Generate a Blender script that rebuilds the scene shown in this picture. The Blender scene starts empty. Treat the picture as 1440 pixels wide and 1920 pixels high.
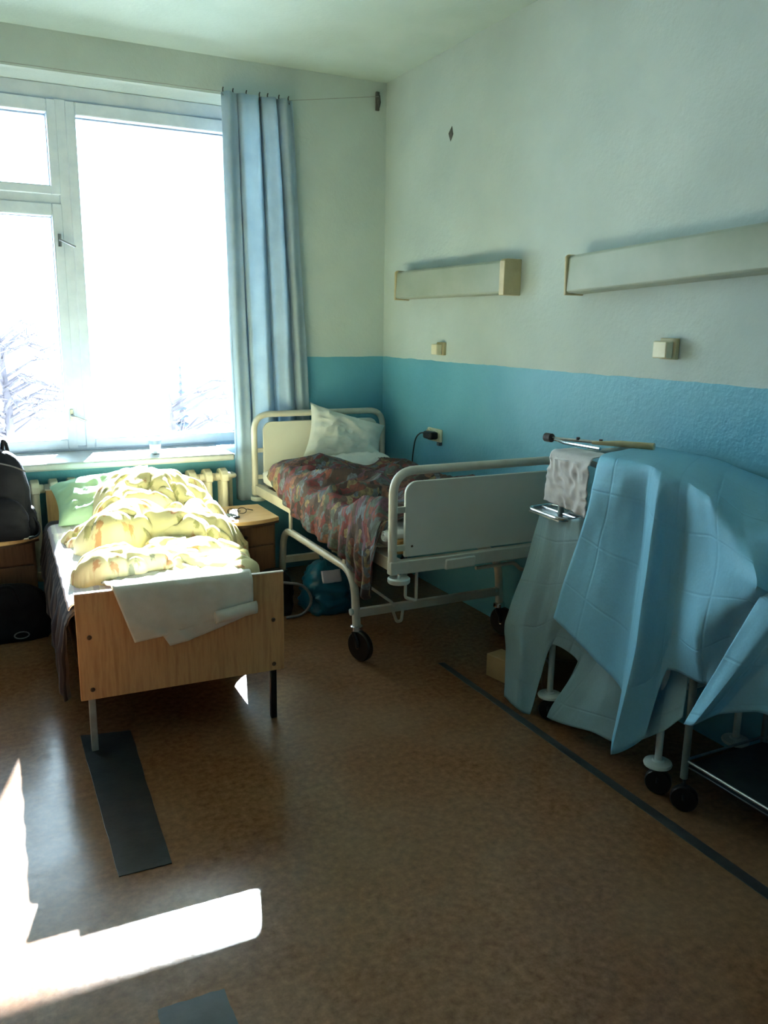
import bpy, bmesh, math, random
import numpy as np
from mathutils import Vector, Matrix, noise

# ------------------------------------------------------------------ camera, light, exposure
scene = bpy.context.scene
COL = scene.collection
EYE = (0.0, 0.0, 1.6)
YAW, PITCH, ROLL, FPX = 0.469643, 0.220058, -0.0140357, 1555.38

cam_data = bpy.data.cameras.new('camera')
cam = bpy.data.objects.new('camera', cam_data)
COL.objects.link(cam)
cam_data.sensor_fit = 'VERTICAL'
cam_data.sensor_height = 24.0
cam_data.lens = FPX / 1920.0 * 24.0
cam_data.clip_start = 0.05
cam_data.clip_end = 500
_f = Vector((math.sin(YAW) * math.cos(PITCH), math.cos(YAW) * math.cos(PITCH), -math.sin(PITCH)))
_r = Vector((math.cos(YAW), -math.sin(YAW), 0))
_d = _f.cross(_r)
_r2 = math.cos(ROLL) * _r + math.sin(ROLL) * _d
_d2 = -math.sin(ROLL) * _r + math.cos(ROLL) * _d
cam.matrix_world = Matrix(((_r2.x, -_d2.x, -_f.x, EYE[0]), (_r2.y, -_d2.y, -_f.y, EYE[1]),
                           (_r2.z, -_d2.z, -_f.z, EYE[2]), (0, 0, 0, 1)))
scene.camera = cam

world = bpy.data.worlds.new('world')
scene.world = world
world.use_nodes = True
bg = world.node_tree.nodes['Background']
bg.inputs['Color'].default_value = (0.68, 0.84, 1.0, 1)
bg.inputs['Strength'].default_value = 11.5

sun_data = bpy.data.lights.new('sun', 'SUN')
sun_data.energy = 105.0
sun_data.angle = 0.012
sun_data.color = (0.95, 0.96, 1.0)
sun = bpy.data.objects.new('sun', sun_data)
COL.objects.link(sun)
sun.rotation_euler = Vector((-0.285, -1.0, -0.667)).to_track_quat('-Z', 'Y').to_euler()
sun.location = (4, 14, 10)

port_data = bpy.data.lights.new('window_portal', 'AREA')
port_data.shape = 'RECTANGLE'
port_data.size, port_data.size_y = 3.3, 2.15
port_data.cycles.is_portal = True
port = bpy.data.objects.new('window_portal', port_data)
COL.objects.link(port)
port.location = (0.25, 5.56, 1.86)
port.rotation_euler = Vector((0, -1, 0)).to_track_quat('-Z', 'Z').to_euler()

vs = scene.view_settings
vs.view_transform = 'Standard'
vs.look = 'None'
vs.exposure = 0.22
vs.gamma = 1.0
vs.use_curve_mapping = False
scene.cycles.use_denoising = True
scene.cycles.max_bounces = 10
scene.cycles.diffuse_bounces = 6
scene.cycles.transparent_max_bounces = 16
scene.cycles.sample_clamp_indirect = 12.0
scene.cycles.caustics_reflective = False
scene.cycles.caustics_refractive = False

random.seed(7)
WX, WY, CZ = 2.565, 5.10, 3.10          # right wall, window wall, ceiling
LX, BY = -3.0, -2.4                     # left wall, back wall
PAINT = 1.402                           # height of the blue paint


# ------------------------------------------------------------------ materials
def lin(r, g, b):
    f = lambda c: (c / 255 / 12.92) if c / 255 <= 0.04045 else ((c / 255 + 0.055) / 1.055) ** 2.4
    return (f(r), f(g), f(b), 1)


class Mat:
    def __init__(s, name, color=(0.5, 0.5, 0.5, 1), rough=0.6, metal=0.0, spec=0.5):
        s.m = bpy.data.materials.new(name)
        s.m.use_nodes = True
        s.t = s.m.node_tree
        s.p = s.t.nodes['Principled BSDF']
        s.p.inputs['Base Color'].default_value = color
        s.p.inputs['Roughness'].default_value = rough
        s.p.inputs['Metallic'].default_value = metal
        s.p.inputs['Specular IOR Level'].default_value = spec
        s.out = s.t.nodes['Material Output']

    def n(s, kind, **kw):
        nd = s.t.nodes.new(kind)
        for k, v in kw.items():
            if k in nd.inputs:
                nd.inputs[k].default_value = v
            else:
                setattr(nd, k, v)
        return nd

    def l(s, a, b):
        s.t.links.new(a, b)

    def coord(s, which='Object', scale=None):
        c = s.n('ShaderNodeTexCoord')
        o = c.outputs[which]
        if scale:
            m = s.n('ShaderNodeMapping')
            m.inputs['Scale'].default_value = scale
            s.l(o, m.inputs['Vector'])
            o = m.outputs[0]
        return o

    def noise(s, scale, detail=4, vec=None, rough=0.55):
        nd = s.n('ShaderNodeTexNoise')
        nd.inputs['Scale'].default_value = scale
        nd.inputs['Detail'].default_value = detail
        nd.inputs['Roughness'].default_value = rough
        s.l(vec if vec is not None else s.coord(), nd.inputs['Vector'])
        return nd.outputs['Fac']

    def ramp(s, fac, stops, interp='LINEAR'):
        r = s.n('ShaderNodeValToRGB')
        r.color_ramp.interpolation = interp
        e = r.color_ramp.elements
        while len(e) < len(stops):
            e.new(0.5)
        for i, (p, c) in enumerate(stops):
            e[i].position = p
            e[i].color = c if len(c) == 4 else (*c, 1)
        s.l(fac, r.inputs[0])
        return r.outputs[0]

    def mix(s, fac, a, b, blend='MIX'):
        m = s.n('ShaderNodeMix', data_type='RGBA', blend_type=blend)
        for sock, v in ((m.inputs[0], fac), (m.inputs[6], a), (m.inputs[7], b)):
            if isinstance(v, (float, int)):
                sock.default_value = v
            elif isinstance(v, tuple):
                sock.default_value = v
            else:
                s.l(v, sock)
        return m.outputs[2]

    def math(s, op, a, b=0.0, c=0.0):
        m = s.n('ShaderNodeMath', operation=op)
        for i, v in enumerate((a, b, c)):
            if isinstance(v, (float, int)):
                m.inputs[i].default_value = v
            else:
                s.l(v, m.inputs[i])
        return m.outputs[0]

    def color(s, sock):
        s.l(sock, s.p.inputs['Base Color'])
        return s

    def bump(s, height, strength=0.3, dist=0.01):
        b = s.n('ShaderNodeBump')
        b.inputs['Strength'].default_value = strength
        b.inputs['Distance'].default_value = dist
        s.l(height, b.inputs['Height'])
        s.l(b.outputs[0], s.p.inputs['Normal'])
        s.nrm = b.outputs[0]
        return s

    def translucent(s, amount, color):
        """thin cloth: part of the light passes through"""
        t = s.n('ShaderNodeBsdfTranslucent')
        if isinstance(color, tuple):
            t.inputs['Color'].default_value = color
        else:
            s.l(color, t.inputs['Color'])
        if hasattr(s, 'nrm'):
            s.l(s.nrm, t.inputs['Normal'])
        m = s.n('ShaderNodeMixShader')
        m.inputs[0].default_value = amount
        s.l(s.p.outputs[0], m.inputs[1])
        s.l(t.outputs[0], m.inputs[2])
        s.l(m.outputs[0], s.out.inputs['Surface'])
        return s


def mottled(name, c1, c2, scale, rough=0.6, bump=0.0, bscale=None, spec=0.4, metal=0.0):
    m = Mat(name, c1, rough, metal, spec)
    m.color(m.ramp(m.noise(scale), [(0.35, c1), (0.65, c2)]))
    if bump:
        m.bump(m.noise(bscale or scale * 4, 3), bump, 0.01)
    return m.m


def painted_wall(name):
    m = Mat(name, rough=0.6, spec=0.25)
    vec = m.coord()
    sep = m.n('ShaderNodeSeparateXYZ')
    m.l(vec, sep.inputs[0])
    wob = m.noise(6.0, 3)
    z = m.math('ADD', sep.outputs[2], m.math('MULTIPLY', m.math('SUBTRACT', wob, 0.5), 0.016))
    up = m.math('GREATER_THAN', z, PAINT)
    stain = m.noise(1.7, 5)
    white = m.ramp(stain, [(0.3, lin(185, 199, 196)), (0.7, lin(200, 212, 208))])
    smudge = m.ramp(m.noise(9.0, 6, rough=0.7), [(0.70, (1, 1, 1, 1)), (0.80, (0.8, 0.79, 0.75, 1))])
    white = m.mix(0.5, white, smudge, 'MULTIPLY')
    blue = m.ramp(m.noise(2.3, 4), [(0.3, lin(98, 164, 186)), (0.7, lin(112, 177, 197))])
    m.color(m.mix(up, blue, white))
    rough = m.math('ADD', m.math('MULTIPLY', up, 0.4), 0.4)
    m.l(rough, m.p.inputs['Roughness'])
    h = m.math('ADD', m.noise(45, 4), m.math('MULTIPLY', m.noise(7, 3), 1.2))
    m.bump(h, 0.24, 0.012)
    return m.m


def linoleum():
    m = Mat('brown_linoleum', rough=0.25, spec=0.5)
    v = m.coord()
    fine = m.noise(38, 4, v, 0.65)
    c = m.ramp(fine, [(0.26, lin(92, 58, 37)), (0.50, lin(120, 80, 52)), (0.76, lin(143, 101, 69))])
    worn = m.ramp(m.noise(1.1, 5, v), [(0.42, (0, 0, 0, 1)), (0.66, (1, 1, 1, 1))])
    c = m.mix(m.math('MULTIPLY', worn, 0.45), c, lin(134, 114, 90))
    m.color(c)
    m.l(m.ramp(m.noise(3.5, 5, v), [(0.3, (0.17,) * 3), (0.7, (0.27,) * 3)]), m.p.inputs['Roughness'])
    m.bump(m.math('ADD', m.noise(7, 4, v), m.math('MULTIPLY', m.noise(55, 2, v), 0.08)), 0.09, 0.02)
    return m.m


def wood(name, a, b, rough=0.45, along=2):
    m = Mat(name, a, rough)
    sc = [26, 26, 26]
    sc[along] = 2.2
    v = m.coord('Object', tuple(sc))
    g = m.noise(1.6, 6, v, 0.6)
    m.color(m.ramp(g, [(0.3, a), (0.52, b), (0.7, a)]))
    m.bump(g, 0.05, 0.004)
    return m.m


def glass():
    m = Mat('window_glass', (1, 1, 1, 1), 0.02)
    tr = m.n('ShaderNodeBsdfTransparent')
    tr.inputs[0].default_value = (0.94, 0.97, 0.97, 1)
    gl = m.n('ShaderNodeBsdfGlossy')
    gl.inputs['Roughness'].default_value = 0.03
    fr = m.n('ShaderNodeFresnel')
    fr.inputs['IOR'].default_value = 1.45
    mx = m.n('ShaderNodeMixShader')
    m.l(fr.outputs[0], mx.inputs[0])
    m.l(tr.outputs[0], mx.inputs[1])
    m.l(gl.outputs[0], mx.inputs[2])
    m.l(mx.outputs[0], m.out.inputs['Surface'])
    return m.m


def patchwork():
    m = Mat('patterned_bedspread', rough=0.85, spec=0.15)
    v = m.coord('UV')
    w = m.n('ShaderNodeTexNoise')
    w.inputs['Scale'].default_value = 9
    m.l(v, w.inputs['Vector'])
    warp = m.n('ShaderNodeVectorMath', operation='MULTIPLY_ADD')
    m.l(w.outputs['Color'], warp.inputs[0])
    warp.inputs[1].default_value = (0.17, 0.17, 0.17)
    m.l(v, warp.inputs[2])
    vo = m.n('ShaderNodeTexVoronoi')
    vo.inputs['Scale'].default_value = 23
    m.l(warp.outputs[0], vo.inputs['Vector'])
    sp = m.n('ShaderNodeSeparateColor')
    m.l(vo.outputs['Color'], sp.inputs[0])
    pal = [lin(92, 74, 66), lin(74, 62, 60), lin(138, 78, 68), lin(96, 112, 112), lin(128, 52, 56), lin(148, 104, 84), lin(112, 128, 140),
           lin(60, 52, 52), lin(150, 134, 96), lin(86, 104, 92), lin(118, 82, 100)]
    c = m.mix(0.30, m.ramp(sp.outputs[0], [(i / len(pal), q) for i, q in enumerate(pal)], 'CONSTANT'), lin(84, 70, 64))
    fine = m.n('ShaderNodeTexNoise')
    fine.inputs['Scale'].default_value = 60
    m.l(v, fine.inputs['Vector'])
    c = m.mix(m.ramp(fine.outputs['Fac'], [(0.4, (0, 0, 0, 1)), (0.6, (1, 1, 1, 1))]), c,
              m.mix(0.55, c, lin(70, 62, 62)))
    m.color(c)
    m.bump(fine.outputs['Fac'], 0.3, 0.004)
    return m.m


def floral():
    m = Mat('yellow_floral_cotton', rough=0.85, spec=0.15)
    v = m.coord('UV')
    base = lin(230, 220, 172)
    vo = m.n('ShaderNodeTexVoronoi', feature='F1')
    vo.inputs['Scale'].default_value = 15
    m.l(v, vo.inputs['Vector'])
    nz = m.n('ShaderNodeTexNoise')
    nz.inputs['Scale'].default_value = 70
    m.l(v, nz.inputs['Vector'])
    dd = m.math('ADD', vo.outputs['Distance'], m.math('MULTIPLY', m.math('SUBTRACT', nz.outputs['Fac'], 0.5), 0.5))
    spot = m.ramp(dd, [(0.24, (1, 1, 1, 1)), (0.36, (0, 0, 0, 1))])
    sp = m.n('ShaderNodeSeparateColor')
    m.l(vo.outputs['Color'], sp.inputs[0])
    fc = m.ramp(sp.outputs[0], [(0.0, lin(196, 130, 84)), (0.4, lin(150, 150, 96)), (0.7, lin(206, 160, 110)), (0.86, lin(128, 136, 118))], 'CONSTANT')
    c = m.mix(m.math('MULTIPLY', spot, 0.75), base, fc)
    m.color(c)
    m.bump(nz.outputs['Fac'], 0.12, 0.004)
    m.translucent(0.12, c)
    return m.m


def striped(name, cols, scale, axis=0, rough=0.85):
    m = Mat(name, rough=rough, spec=0.15)
    sep = m.n('ShaderNodeSeparateXYZ')
    m.l(m.coord('UV'), sep.inputs[0])
    fr = m.math('FRACT', m.math('MULTIPLY', m.math('ADD', sep.outputs[axis], m.math('MULTIPLY', m.noise(20), 0.012)), scale))
    c = m.ramp(fr, [(i / len(cols), q) for i, q in enumerate(cols)], 'CONSTANT')
    m.color(c)
    m.bump(m.noise(120, 2), 0.25, 0.003)
    return m.m


def drape_sheet(name, c, amt):
    """blue non-woven sheet with the pressed fold lines of its packet"""
    m = Mat(name, c, 0.55, spec=0.25)
    sep = m.n('ShaderNodeSeparateXYZ')
    m.l(m.coord('UV'), sep.inputs[0])

    def line(sock, k):
        f = m.math('FRACT', m.math('MULTIPLY', sock, k))
        return m.math('MINIMUM', m.math('MULTIPLY', m.math('ABSOLUTE', m.math('SUBTRACT', f, 0.5)), 30.0), 1.0)
    g = m.math('MULTIPLY', line(sep.outputs[0], 5.0), line(sep.outputs[1], 5.0))
    h = m.math('ADD', g, m.math('MULTIPLY', m.noise(14, 4), 1.3))
    m.color(m.ramp(m.noise(110, 2), [(0.3, tuple(x * 0.93 for x in c[:3])), (0.7, tuple(x for x in c[:3]))]))
    m.bump(h, 0.22, 0.01)
    m.translucent(amt, tuple(x * 0.95 for x in c[:3]) + (1,))
    return m.m


def cloth(name, c1, c2, scale=6, trans=0.0, weave=180, rough=0.85):
    m = Mat(name, rough=rough, spec=0.15)
    c = m.ramp(m.noise(scale), [(0.35, c1), (0.65, c2)])
    m.color(c)
    m.bump(m.noise(weave, 2), 0.2, 0.003)
    if trans:
        m.translucent(trans, c)
    return m.m


M = {}
M['wall'] = painted_wall('painted_plaster')
M['ceiling'] = mottled('whitewash', lin(176, 194, 186), lin(190, 205, 198), 1.5, 0.8, 0.15, 40)
M['floor'] = linoleum()
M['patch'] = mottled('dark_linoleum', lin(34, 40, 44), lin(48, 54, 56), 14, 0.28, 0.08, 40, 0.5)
M['seam'] = mottled('dark_seam', lin(50, 52, 54), lin(66, 66, 66), 12, 0.32, 0.05)
M['window_paint'] = mottled('old_white_gloss', lin(212, 224, 236), lin(226, 236, 246), 9, 0.35, 0.06, 60)  # white paint, tinted bluish to stand for the flare around the window
M['sill'] = mottled('sill_paint', lin(178, 186, 188), lin(194, 200, 202), 7, 0.35, 0.04, 50)
M['iron_paint'] = mottled('radiator_paint', lin(214, 206, 180), lin(230, 224, 204), 9, 0.45, 0.1, 60)
M['glass'] = glass()
M['bed_paint'] = mottled('cream_enamel', lin(196, 192, 176), lin(212, 208, 194), 7, 0.35, 0.05, 70)
M['bed_panel'] = mottled('cream_laminate', lin(214, 212, 198), lin(224, 222, 210), 3, 0.45)
M['white_paint'] = mottled('white_enamel', lin(196, 206, 200), lin(214, 220, 214), 12, 0.35)
M['shaded_paint'] = mottled('shaded_white_enamel', lin(104, 116, 114), lin(124, 134, 132), 12, 0.4)  # white enamel darkened to stand for shade on the right-hand trolley's legs
M['chrome'] = Mat('chrome', (0.75, 0.76, 0.78, 1), 0.14, 1.0).m
M['steel'] = mottled('worn_steel', lin(160, 164, 166), lin(190, 192, 192), 30, 0.28, metal=1.0)
M['rubber'] = mottled('black_rubber', lin(16, 15, 18), lin(24, 23, 26), 20, 0.36, spec=0.4)
M['dark_grip'] = mottled('grey_rubber', lin(60, 56, 60), lin(84, 78, 82), 30, 0.6)
M['oak'] = wood('oak_laminate', lin(176, 128, 82), lin(204, 158, 108), 0.45, 2)
M['oak_edge'] = mottled('pale_edge_band', lin(206, 184, 156), lin(222, 202, 176), 8, 0.4)
M['cab'] = wood('brown_veneer', lin(92, 66, 46), lin(114, 84, 60), 0.4, 2)  # brown veneer, darkened to put the shade on the cabinet fronts into its colour
M['cab_top'] = wood('honey_veneer', lin(188, 150, 104), lin(206, 170, 124), 0.35, 0)
M['cab_edge'] = mottled('dark_edge', lin(60, 44, 34), lin(78, 58, 44), 9, 0.5)
M['screw'] = mottled('dull_screw', lin(80, 66, 52), lin(110, 92, 74), 40, 0.4, metal=0.8)
M['lamp_body'] = mottled('grey_diffuser', lin(158, 168, 152), lin(172, 180, 166), 4, 0.5)
M['lamp_cap'] = mottled('yellowed_plastic', lin(184, 170, 130), lin(200, 188, 150), 9, 0.45)
M['socket'] = mottled('cream_plastic', lin(222, 214, 180), lin(232, 226, 198), 9, 0.4)
M['black_plastic'] = mottled('black_plastic', lin(20, 21, 24), lin(30, 31, 34), 20, 0.35)
M['curtain'] = cloth('blue_curtain_cotton', lin(186, 206, 218), lin(200, 218, 228), 8, 0.42, 220)
M['sheet_a'] = drape_sheet('blue_nonwoven', lin(142, 206, 232), 0.22)
M['sheet_b'] = drape_sheet('greyblue_nonwoven', lin(160, 196, 206), 0.22)
M['gauze'] = cloth('white_gauze', lin(224, 222, 224), lin(238, 236, 236), 24, 0.25, 260)
M['linen'] = cloth('white_linen', lin(222, 224, 220), lin(234, 234, 230), 9, 0.12, 220)
M['pillow'] = cloth('white_pillowcase', lin(220, 224, 218), lin(234, 236, 230), 5, 0.1, 220)
M['green_pillow'] = cloth('green_pillowcase', lin(176, 212, 180), lin(192, 224, 194), 5, 0.15, 200)
M['towel'] = cloth('terry_towel', lin(214, 212, 200), lin(226, 224, 214), 14, 0.12, 320)
M['spread'] = patchwork()
M['floral'] = floral()
M['blanket'] = striped('dark_striped_blanket', [lin(64, 60, 62), lin(44, 42, 50), lin(86, 80, 78), lin(50, 46, 52), lin(100, 92, 86), lin(56, 52, 54)], 5.0, 0)
M['ticking'] = striped('striped_sheet', [lin(226, 222, 226), lin(214, 206, 216), lin(230, 228, 228), lin(196, 190, 204), lin(228, 226, 228)], 9.0, 1)
M['mattress_tan'] = cloth('tan_foam', lin(190, 140, 82), lin(206, 156, 96), 12)
M['backpack'] = cloth('navy_nylon', lin(20, 22, 32), lin(28, 31, 42), 9, 0, 240, 0.6)
M['black_bag'] = cloth('black_cloth', lin(20, 21, 26), lin(30, 31, 36), 8, 0, 160, 0.7)
M['teal_bag'] = mottled('teal_plastic', lin(16, 84, 112), lin(26, 100, 130), 5, 0.3, 0.3, 18)
M['lilac'] = mottled('pale_lilac', lin(176, 182, 204), lin(190, 196, 214), 12, 0.4)
M['zip'] = mottled('grey_zip', lin(90, 92, 98), lin(110, 112, 118), 30, 0.4)
M['phone_body'] = mottled('phone_grey', lin(60, 66, 76), lin(74, 80, 90), 30, 0.3)
M['phone_screen'] = Mat('phone_screen', lin(120, 138, 150), 0.12).m
M['soap'] = mottled('pale_yellow_box', lin(214, 208, 160), lin(226, 220, 178), 12, 0.6)
M['paper'] = mottled('white_paper', lin(228, 228, 226), lin(238, 238, 236), 12, 0.7)
M['tumbler'] = Mat('sill_cup', lin(214, 222, 226), 0.2).m
M['cup_band'] = Mat('cup_band', lin(110, 130, 150), 0.3).m
M['bucket'] = mottled('olive_enamel', lin(96, 84, 60), lin(120, 106, 78), 6, 0.4)
M['carton'] = mottled('tan_carton', lin(170, 140, 96), lin(186, 156, 110), 9, 0.7)
M['chip'] = mottled('bare_mortar', lin(70, 74, 72), lin(96, 98, 94), 40, 0.9)
M['wire'] = mottled('old_wire', lin(140, 142, 138), lin(160, 160, 156), 20, 0.5)
M['facade'] = mottled('pale_render', lin(206, 202, 190), lin(220, 216, 206), 2, 0.9)
M['snow'] = mottled('pale_ground', lin(206, 208, 204), lin(228, 230, 228), 0.2, 0.9)
M['bark'] = mottled('bark', lin(84, 78, 84), lin(104, 96, 104), 4, 0.9)
M['needles'] = mottled('needles', lin(78, 84, 94), lin(98, 104, 114), 3, 0.9)
M['roof'] = mottled('outside_roof', lin(150, 156, 166), lin(176, 180, 188), 1, 0.9)


# ------------------------------------------------------------------ mesh helpers
def root_loc(o):
    while o.parent is not None:
        o = o.parent
    return Vector(o.location)


def round_path(pts, r, n=6):
    pts = [Vector(p) for p in pts]
    out = [pts[0]]
    for a, b, c in zip(pts[:-2], pts[1:-1], pts[2:]):
        u, w = (a - b), (c - b)
        d = min(r, u.length * 0.49, w.length * 0.49)
        p0, p1 = b + u.normalized() * d, b + w.normalized() * d
        for i in range(n + 1):
            t = i / n
            out.append(p0 * (1 - t) ** 2 + b * (2 * t * (1 - t)) + p1 * t * t)
    out.append(pts[-1])
    return out


class MB:
    def __init__(s, xf=None):
        s.v, s.f, s.uv = [], [], None
        s.xf = xf

    def add(s, vs, fs):
        k = len(s.v)
        s.v += [tuple(p) for p in vs]
        s.f += [tuple(i + k for i in f) for f in fs]
        return s

    def box(s, x0, x1, y0, y1, z0, z1):
        return s.add([(x0, y0, z0), (x1, y0, z0), (x1, y1, z0), (x0, y1, z0), (x0, y0, z1), (x1, y0, z1), (x1, y1, z1), (x0, y1, z1)],
                     [(3, 2, 1, 0), (4, 5, 6, 7), (0, 1, 5, 4), (1, 2, 6, 5), (2, 3, 7, 6), (3, 0, 4, 7)])

    def obox(s, c, size, rot):
        """box turned by a rotation matrix about its centre"""
        vs, sx, sy, sz = [], size[0] / 2, size[1] / 2, size[2] / 2
        for z in (-sz, sz):
            for x, y in ((-sx, -sy), (sx, -sy), (sx, sy), (-sx, sy)):
                vs.append(Vector(c) + rot @ Vector((x, y, z)))
        return s.add(vs, [(3, 2, 1, 0), (4, 5, 6, 7), (0, 1, 5, 4), (1, 2, 6, 5), (2, 3, 7, 6), (3, 0, 4, 7)])

    def tube(s, pts, r, n=10, cap=True):
        pts = [Vector(p) for p in pts]
        rs = r if isinstance(r, (list, tuple)) else [r] * len(pts)
        up = None
        rings = []
        for i, p in enumerate(pts):
            t = (pts[min(i + 1, len(pts) - 1)] - pts[max(i - 1, 0)]).normalized()
            if up is None:
                up = t.orthogonal().normalized()
            up = (up - t * up.dot(t)).normalized()
            w = t.cross(up)
            rings.append([p + (up * math.cos(a) + w * math.sin(a)) * rs[i] for a in [2 * math.pi * k / n for k in range(n)]])
        vs = [q for ring in rings for q in ring]
        fs = []
        for i in range(len(pts) - 1):
            for k in range(n):
                a, b = i * n + k, i * n + (k + 1) % n
                fs.append((a, b, b + n, a + n))
        if cap:
            fs.append(tuple(reversed(range(n))))
            fs.append(tuple(range((len(pts) - 1) * n, len(pts) * n)))
        return s.add(vs, fs)

    def lathe(s, prof, c, axis=(0, 0, 1), n=20):
        ax = Vector(axis).normalized()
        u = ax.orthogonal().normalized()
        w = ax.cross(u)
        c = Vector(c)
        vs, fs = [], []
        for r, h in prof:
            for k in range(n):
                a = 2 * math.pi * k / n
                vs.append(c + ax * h + (u * math.cos(a) + w * math.sin(a)) * r)
        for i in range(len(prof) - 1):
            for k in range(n):
                a, b = i * n + k, i * n + (k + 1) % n
                fs.append((a, b, b + n, a + n))
        fs.append(tuple(reversed(range(n))))
        fs.append(tuple(range((len(prof) - 1) * n, len(prof) * n)))
        return s.add(vs, fs)

    def prism(s, poly, axis, a0, a1):
        """poly of 2-D points pushed along an axis ('x','y','z')"""
        n = len(poly)
        def put(p, a):
            return {'x': (a, p[0], p[1]), 'y': (p[0], a, p[1]), 'z': (p[0], p[1], a)}[axis]
        vs = [put(p, a0) for p in poly] + [put(p, a1) for p in poly]
        fs = [tuple(reversed(range(n))), tuple(range(n, 2 * n))] + [(i, (i + 1) % n, n + (i + 1) % n, n + i) for i in range(n)]
        return s.add(vs, fs)

    def grid(s, P, uvs=None):
        """P: array (nu, nv, 3)"""
        nu, nv = P.shape[:2]
        k = len(s.v)
        s.v += [tuple(p) for p in P.reshape(-1, 3)]
        s.f += [(k + i * nv + j, k + (i + 1) * nv + j, k + (i + 1) * nv + j + 1, k + i * nv + j + 1)
                for i in range(nu - 1) for j in range(nv - 1)]
        if uvs is not None:
            s.uv = uvs.reshape(-1, 2)
        return s

    def build(s, name, mat, parent=None, bevel=0.0, solid=0.0, sharp=0.7, segs=2, sub=0):
        vs = s.v if s.xf is None else [s.xf(p) for p in s.v]
        o0 = root_loc(parent) if parent is not None else Vector((0, 0, 0))
        me = bpy.data.meshes.new(name)
        me.from_pydata([tuple(Vector(p) - o0) for p in vs], [], s.f)
        bm = bmesh.new()
        bm.from_mesh(me)
        if s.uv is None:
            bmesh.ops.recalc_face_normals(bm, faces=bm.faces)
        for f in bm.faces:
            f.smooth = True
        for e in bm.edges:
            if len(e.link_faces) == 2 and e.calc_face_angle(0) > sharp:
                e.smooth = False
        if s.uv is not None:
            lay = bm.loops.layers.uv.new('UVMap')
            bm.verts.ensure_lookup_table()
            for f in bm.faces:
                for lp in f.loops:
                    lp[lay].uv = s.uv[lp.vert.index]
        bm.to_mesh(me)
        bm.free()
        me.materials.append(M[mat])
        o = bpy.data.objects.new(name, me)
        COL.objects.link(o)
        o.parent = parent
        if bevel:
            b = o.modifiers.new('bevel', 'BEVEL')
            b.width = bevel
            b.segments = segs
            b.limit_method = 'ANGLE'
        if sub:
            m_ = o.modifiers.new('subdivision', 'SUBSURF')
            m_.levels = m_.render_levels = sub
        if solid:
            d = o.modifiers.new('solidify', 'SOLIDIFY')
            d.thickness = solid
            d.offset = 0
        return o


def tag(o, label, cat, group=None):
    o['label'] = label
    o['category'] = cat
    if group:
        o['group'] = group
    return o


def thing(name, label, cat, loc, group=None):
    o = bpy.data.objects.new(name, None)
    COL.objects.link(o)
    o.empty_display_size = 0.05
    o.location = loc
    return tag(o, label, cat, group)


def struct(o):
    o['kind'] = 'structure'
    return o


def nz(x, y, z=0.0, s=1.0):
    return noise.noise(Vector((x * s, y * s, z * s)))


def ridge(x, y, z=0.0):
    return 1.0 - abs(noise.noise(Vector((x, y, z)))) * 2.0


def catmull(P, n):
    """smooth resample along axis 0 of an array, n points per span"""
    P = np.asarray(P, float)
    E = np.concatenate([2 * P[:1] - P[1:2], P, 2 * P[-1:] - P[-2:-1]])
    out = []
    for i in range(len(P) - 1):
        a, b, c, d = E[i:i + 4]
        for k in range(n):
            t = k / n
            out.append(0.5 * (2 * b + (c - a) * t + (2 * a - 5 * b + 4 * c - d) * t * t + (3 * b - a - 3 * c + d) * t ** 3))
    out.append(P[-1])
    return np.array(out)


def grid_uv(P):
    """uv in metres along the mean row and column lengths"""
    du = np.linalg.norm(np.diff(P, axis=0), axis=2).mean(axis=1)
    dv = np.linalg.norm(np.diff(P, axis=1), axis=2).mean(axis=0)
    u = np.concatenate([[0], np.cumsum(du)])
    v = np.concatenate([[0], np.cumsum(dv)])
    return np.stack(np.meshgrid(u, v, indexing='ij'), -1)


# ------------------------------------------------------------------ the room
struct(MB().box(LX, WX, BY, WY, -0.12, 0.0).build('floor', 'floor'))
floor = bpy.data.objects['floor']
# linoleum patches and the seam strip
def floor_quad(name, pts, mat, h):
    n = 14
    poly = []
    for i, p in enumerate(pts):
        q = pts[(i + 1) % len(pts)]
        for k in range(n):
            t = k / n
            x, y = p[0] * (1 - t) + q[0] * t, p[1] * (1 - t) + q[1] * t
            poly.append((x + 0.004 * nz(x * 40, y * 40, 1), y + 0.004 * nz(x * 40, y * 40, 5)))
    return MB().prism(poly, 'z', 0.0, h).build(name, mat, floor)
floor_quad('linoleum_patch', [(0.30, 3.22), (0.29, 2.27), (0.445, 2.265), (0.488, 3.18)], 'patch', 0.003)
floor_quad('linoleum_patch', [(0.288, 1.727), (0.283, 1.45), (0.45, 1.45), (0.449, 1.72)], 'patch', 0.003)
floor_quad('seam_strip', [(1.958, 3.25), (1.945, 0.2), (2.0, 0.2), (1.988, 3.25)], 'seam', 0.002)

struct(MB().box(LX, WX, BY, WY, CZ, CZ + 0.15).build('ceiling', 'ceiling'))
struct(MB().box(WX, WX + 0.2, BY, WY + 0.42, 0, CZ).build('wall_right', 'wall'))
struct(MB().box(LX - 0.2, LX, BY, WY + 0.42, 0, CZ).build('wall_left', 'wall'))
struct(MB().box(LX, WX, BY - 0.2, BY, 0, CZ).build('wall_back', 'wall'))
OX0, OX1, OZ0, OZ1 = -1.20, 1.90, 0.79, 2.90       # window opening
ww = MB()
ww.box(LX, OX0, WY, WY + 0.42, 0, CZ)
ww.box(OX1, WX, WY, WY + 0.42, 0, CZ)
ww.box(OX0, OX1, WY, WY + 0.42, OZ1, CZ)
ww.box(OX0, OX1, WY, WY + 0.42, 0, OZ0)
struct(ww.build('wall_window', 'wall'))
wall_right = bpy.data.objects['wall_right']
wall_window = bpy.data.objects['wall_window']
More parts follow.
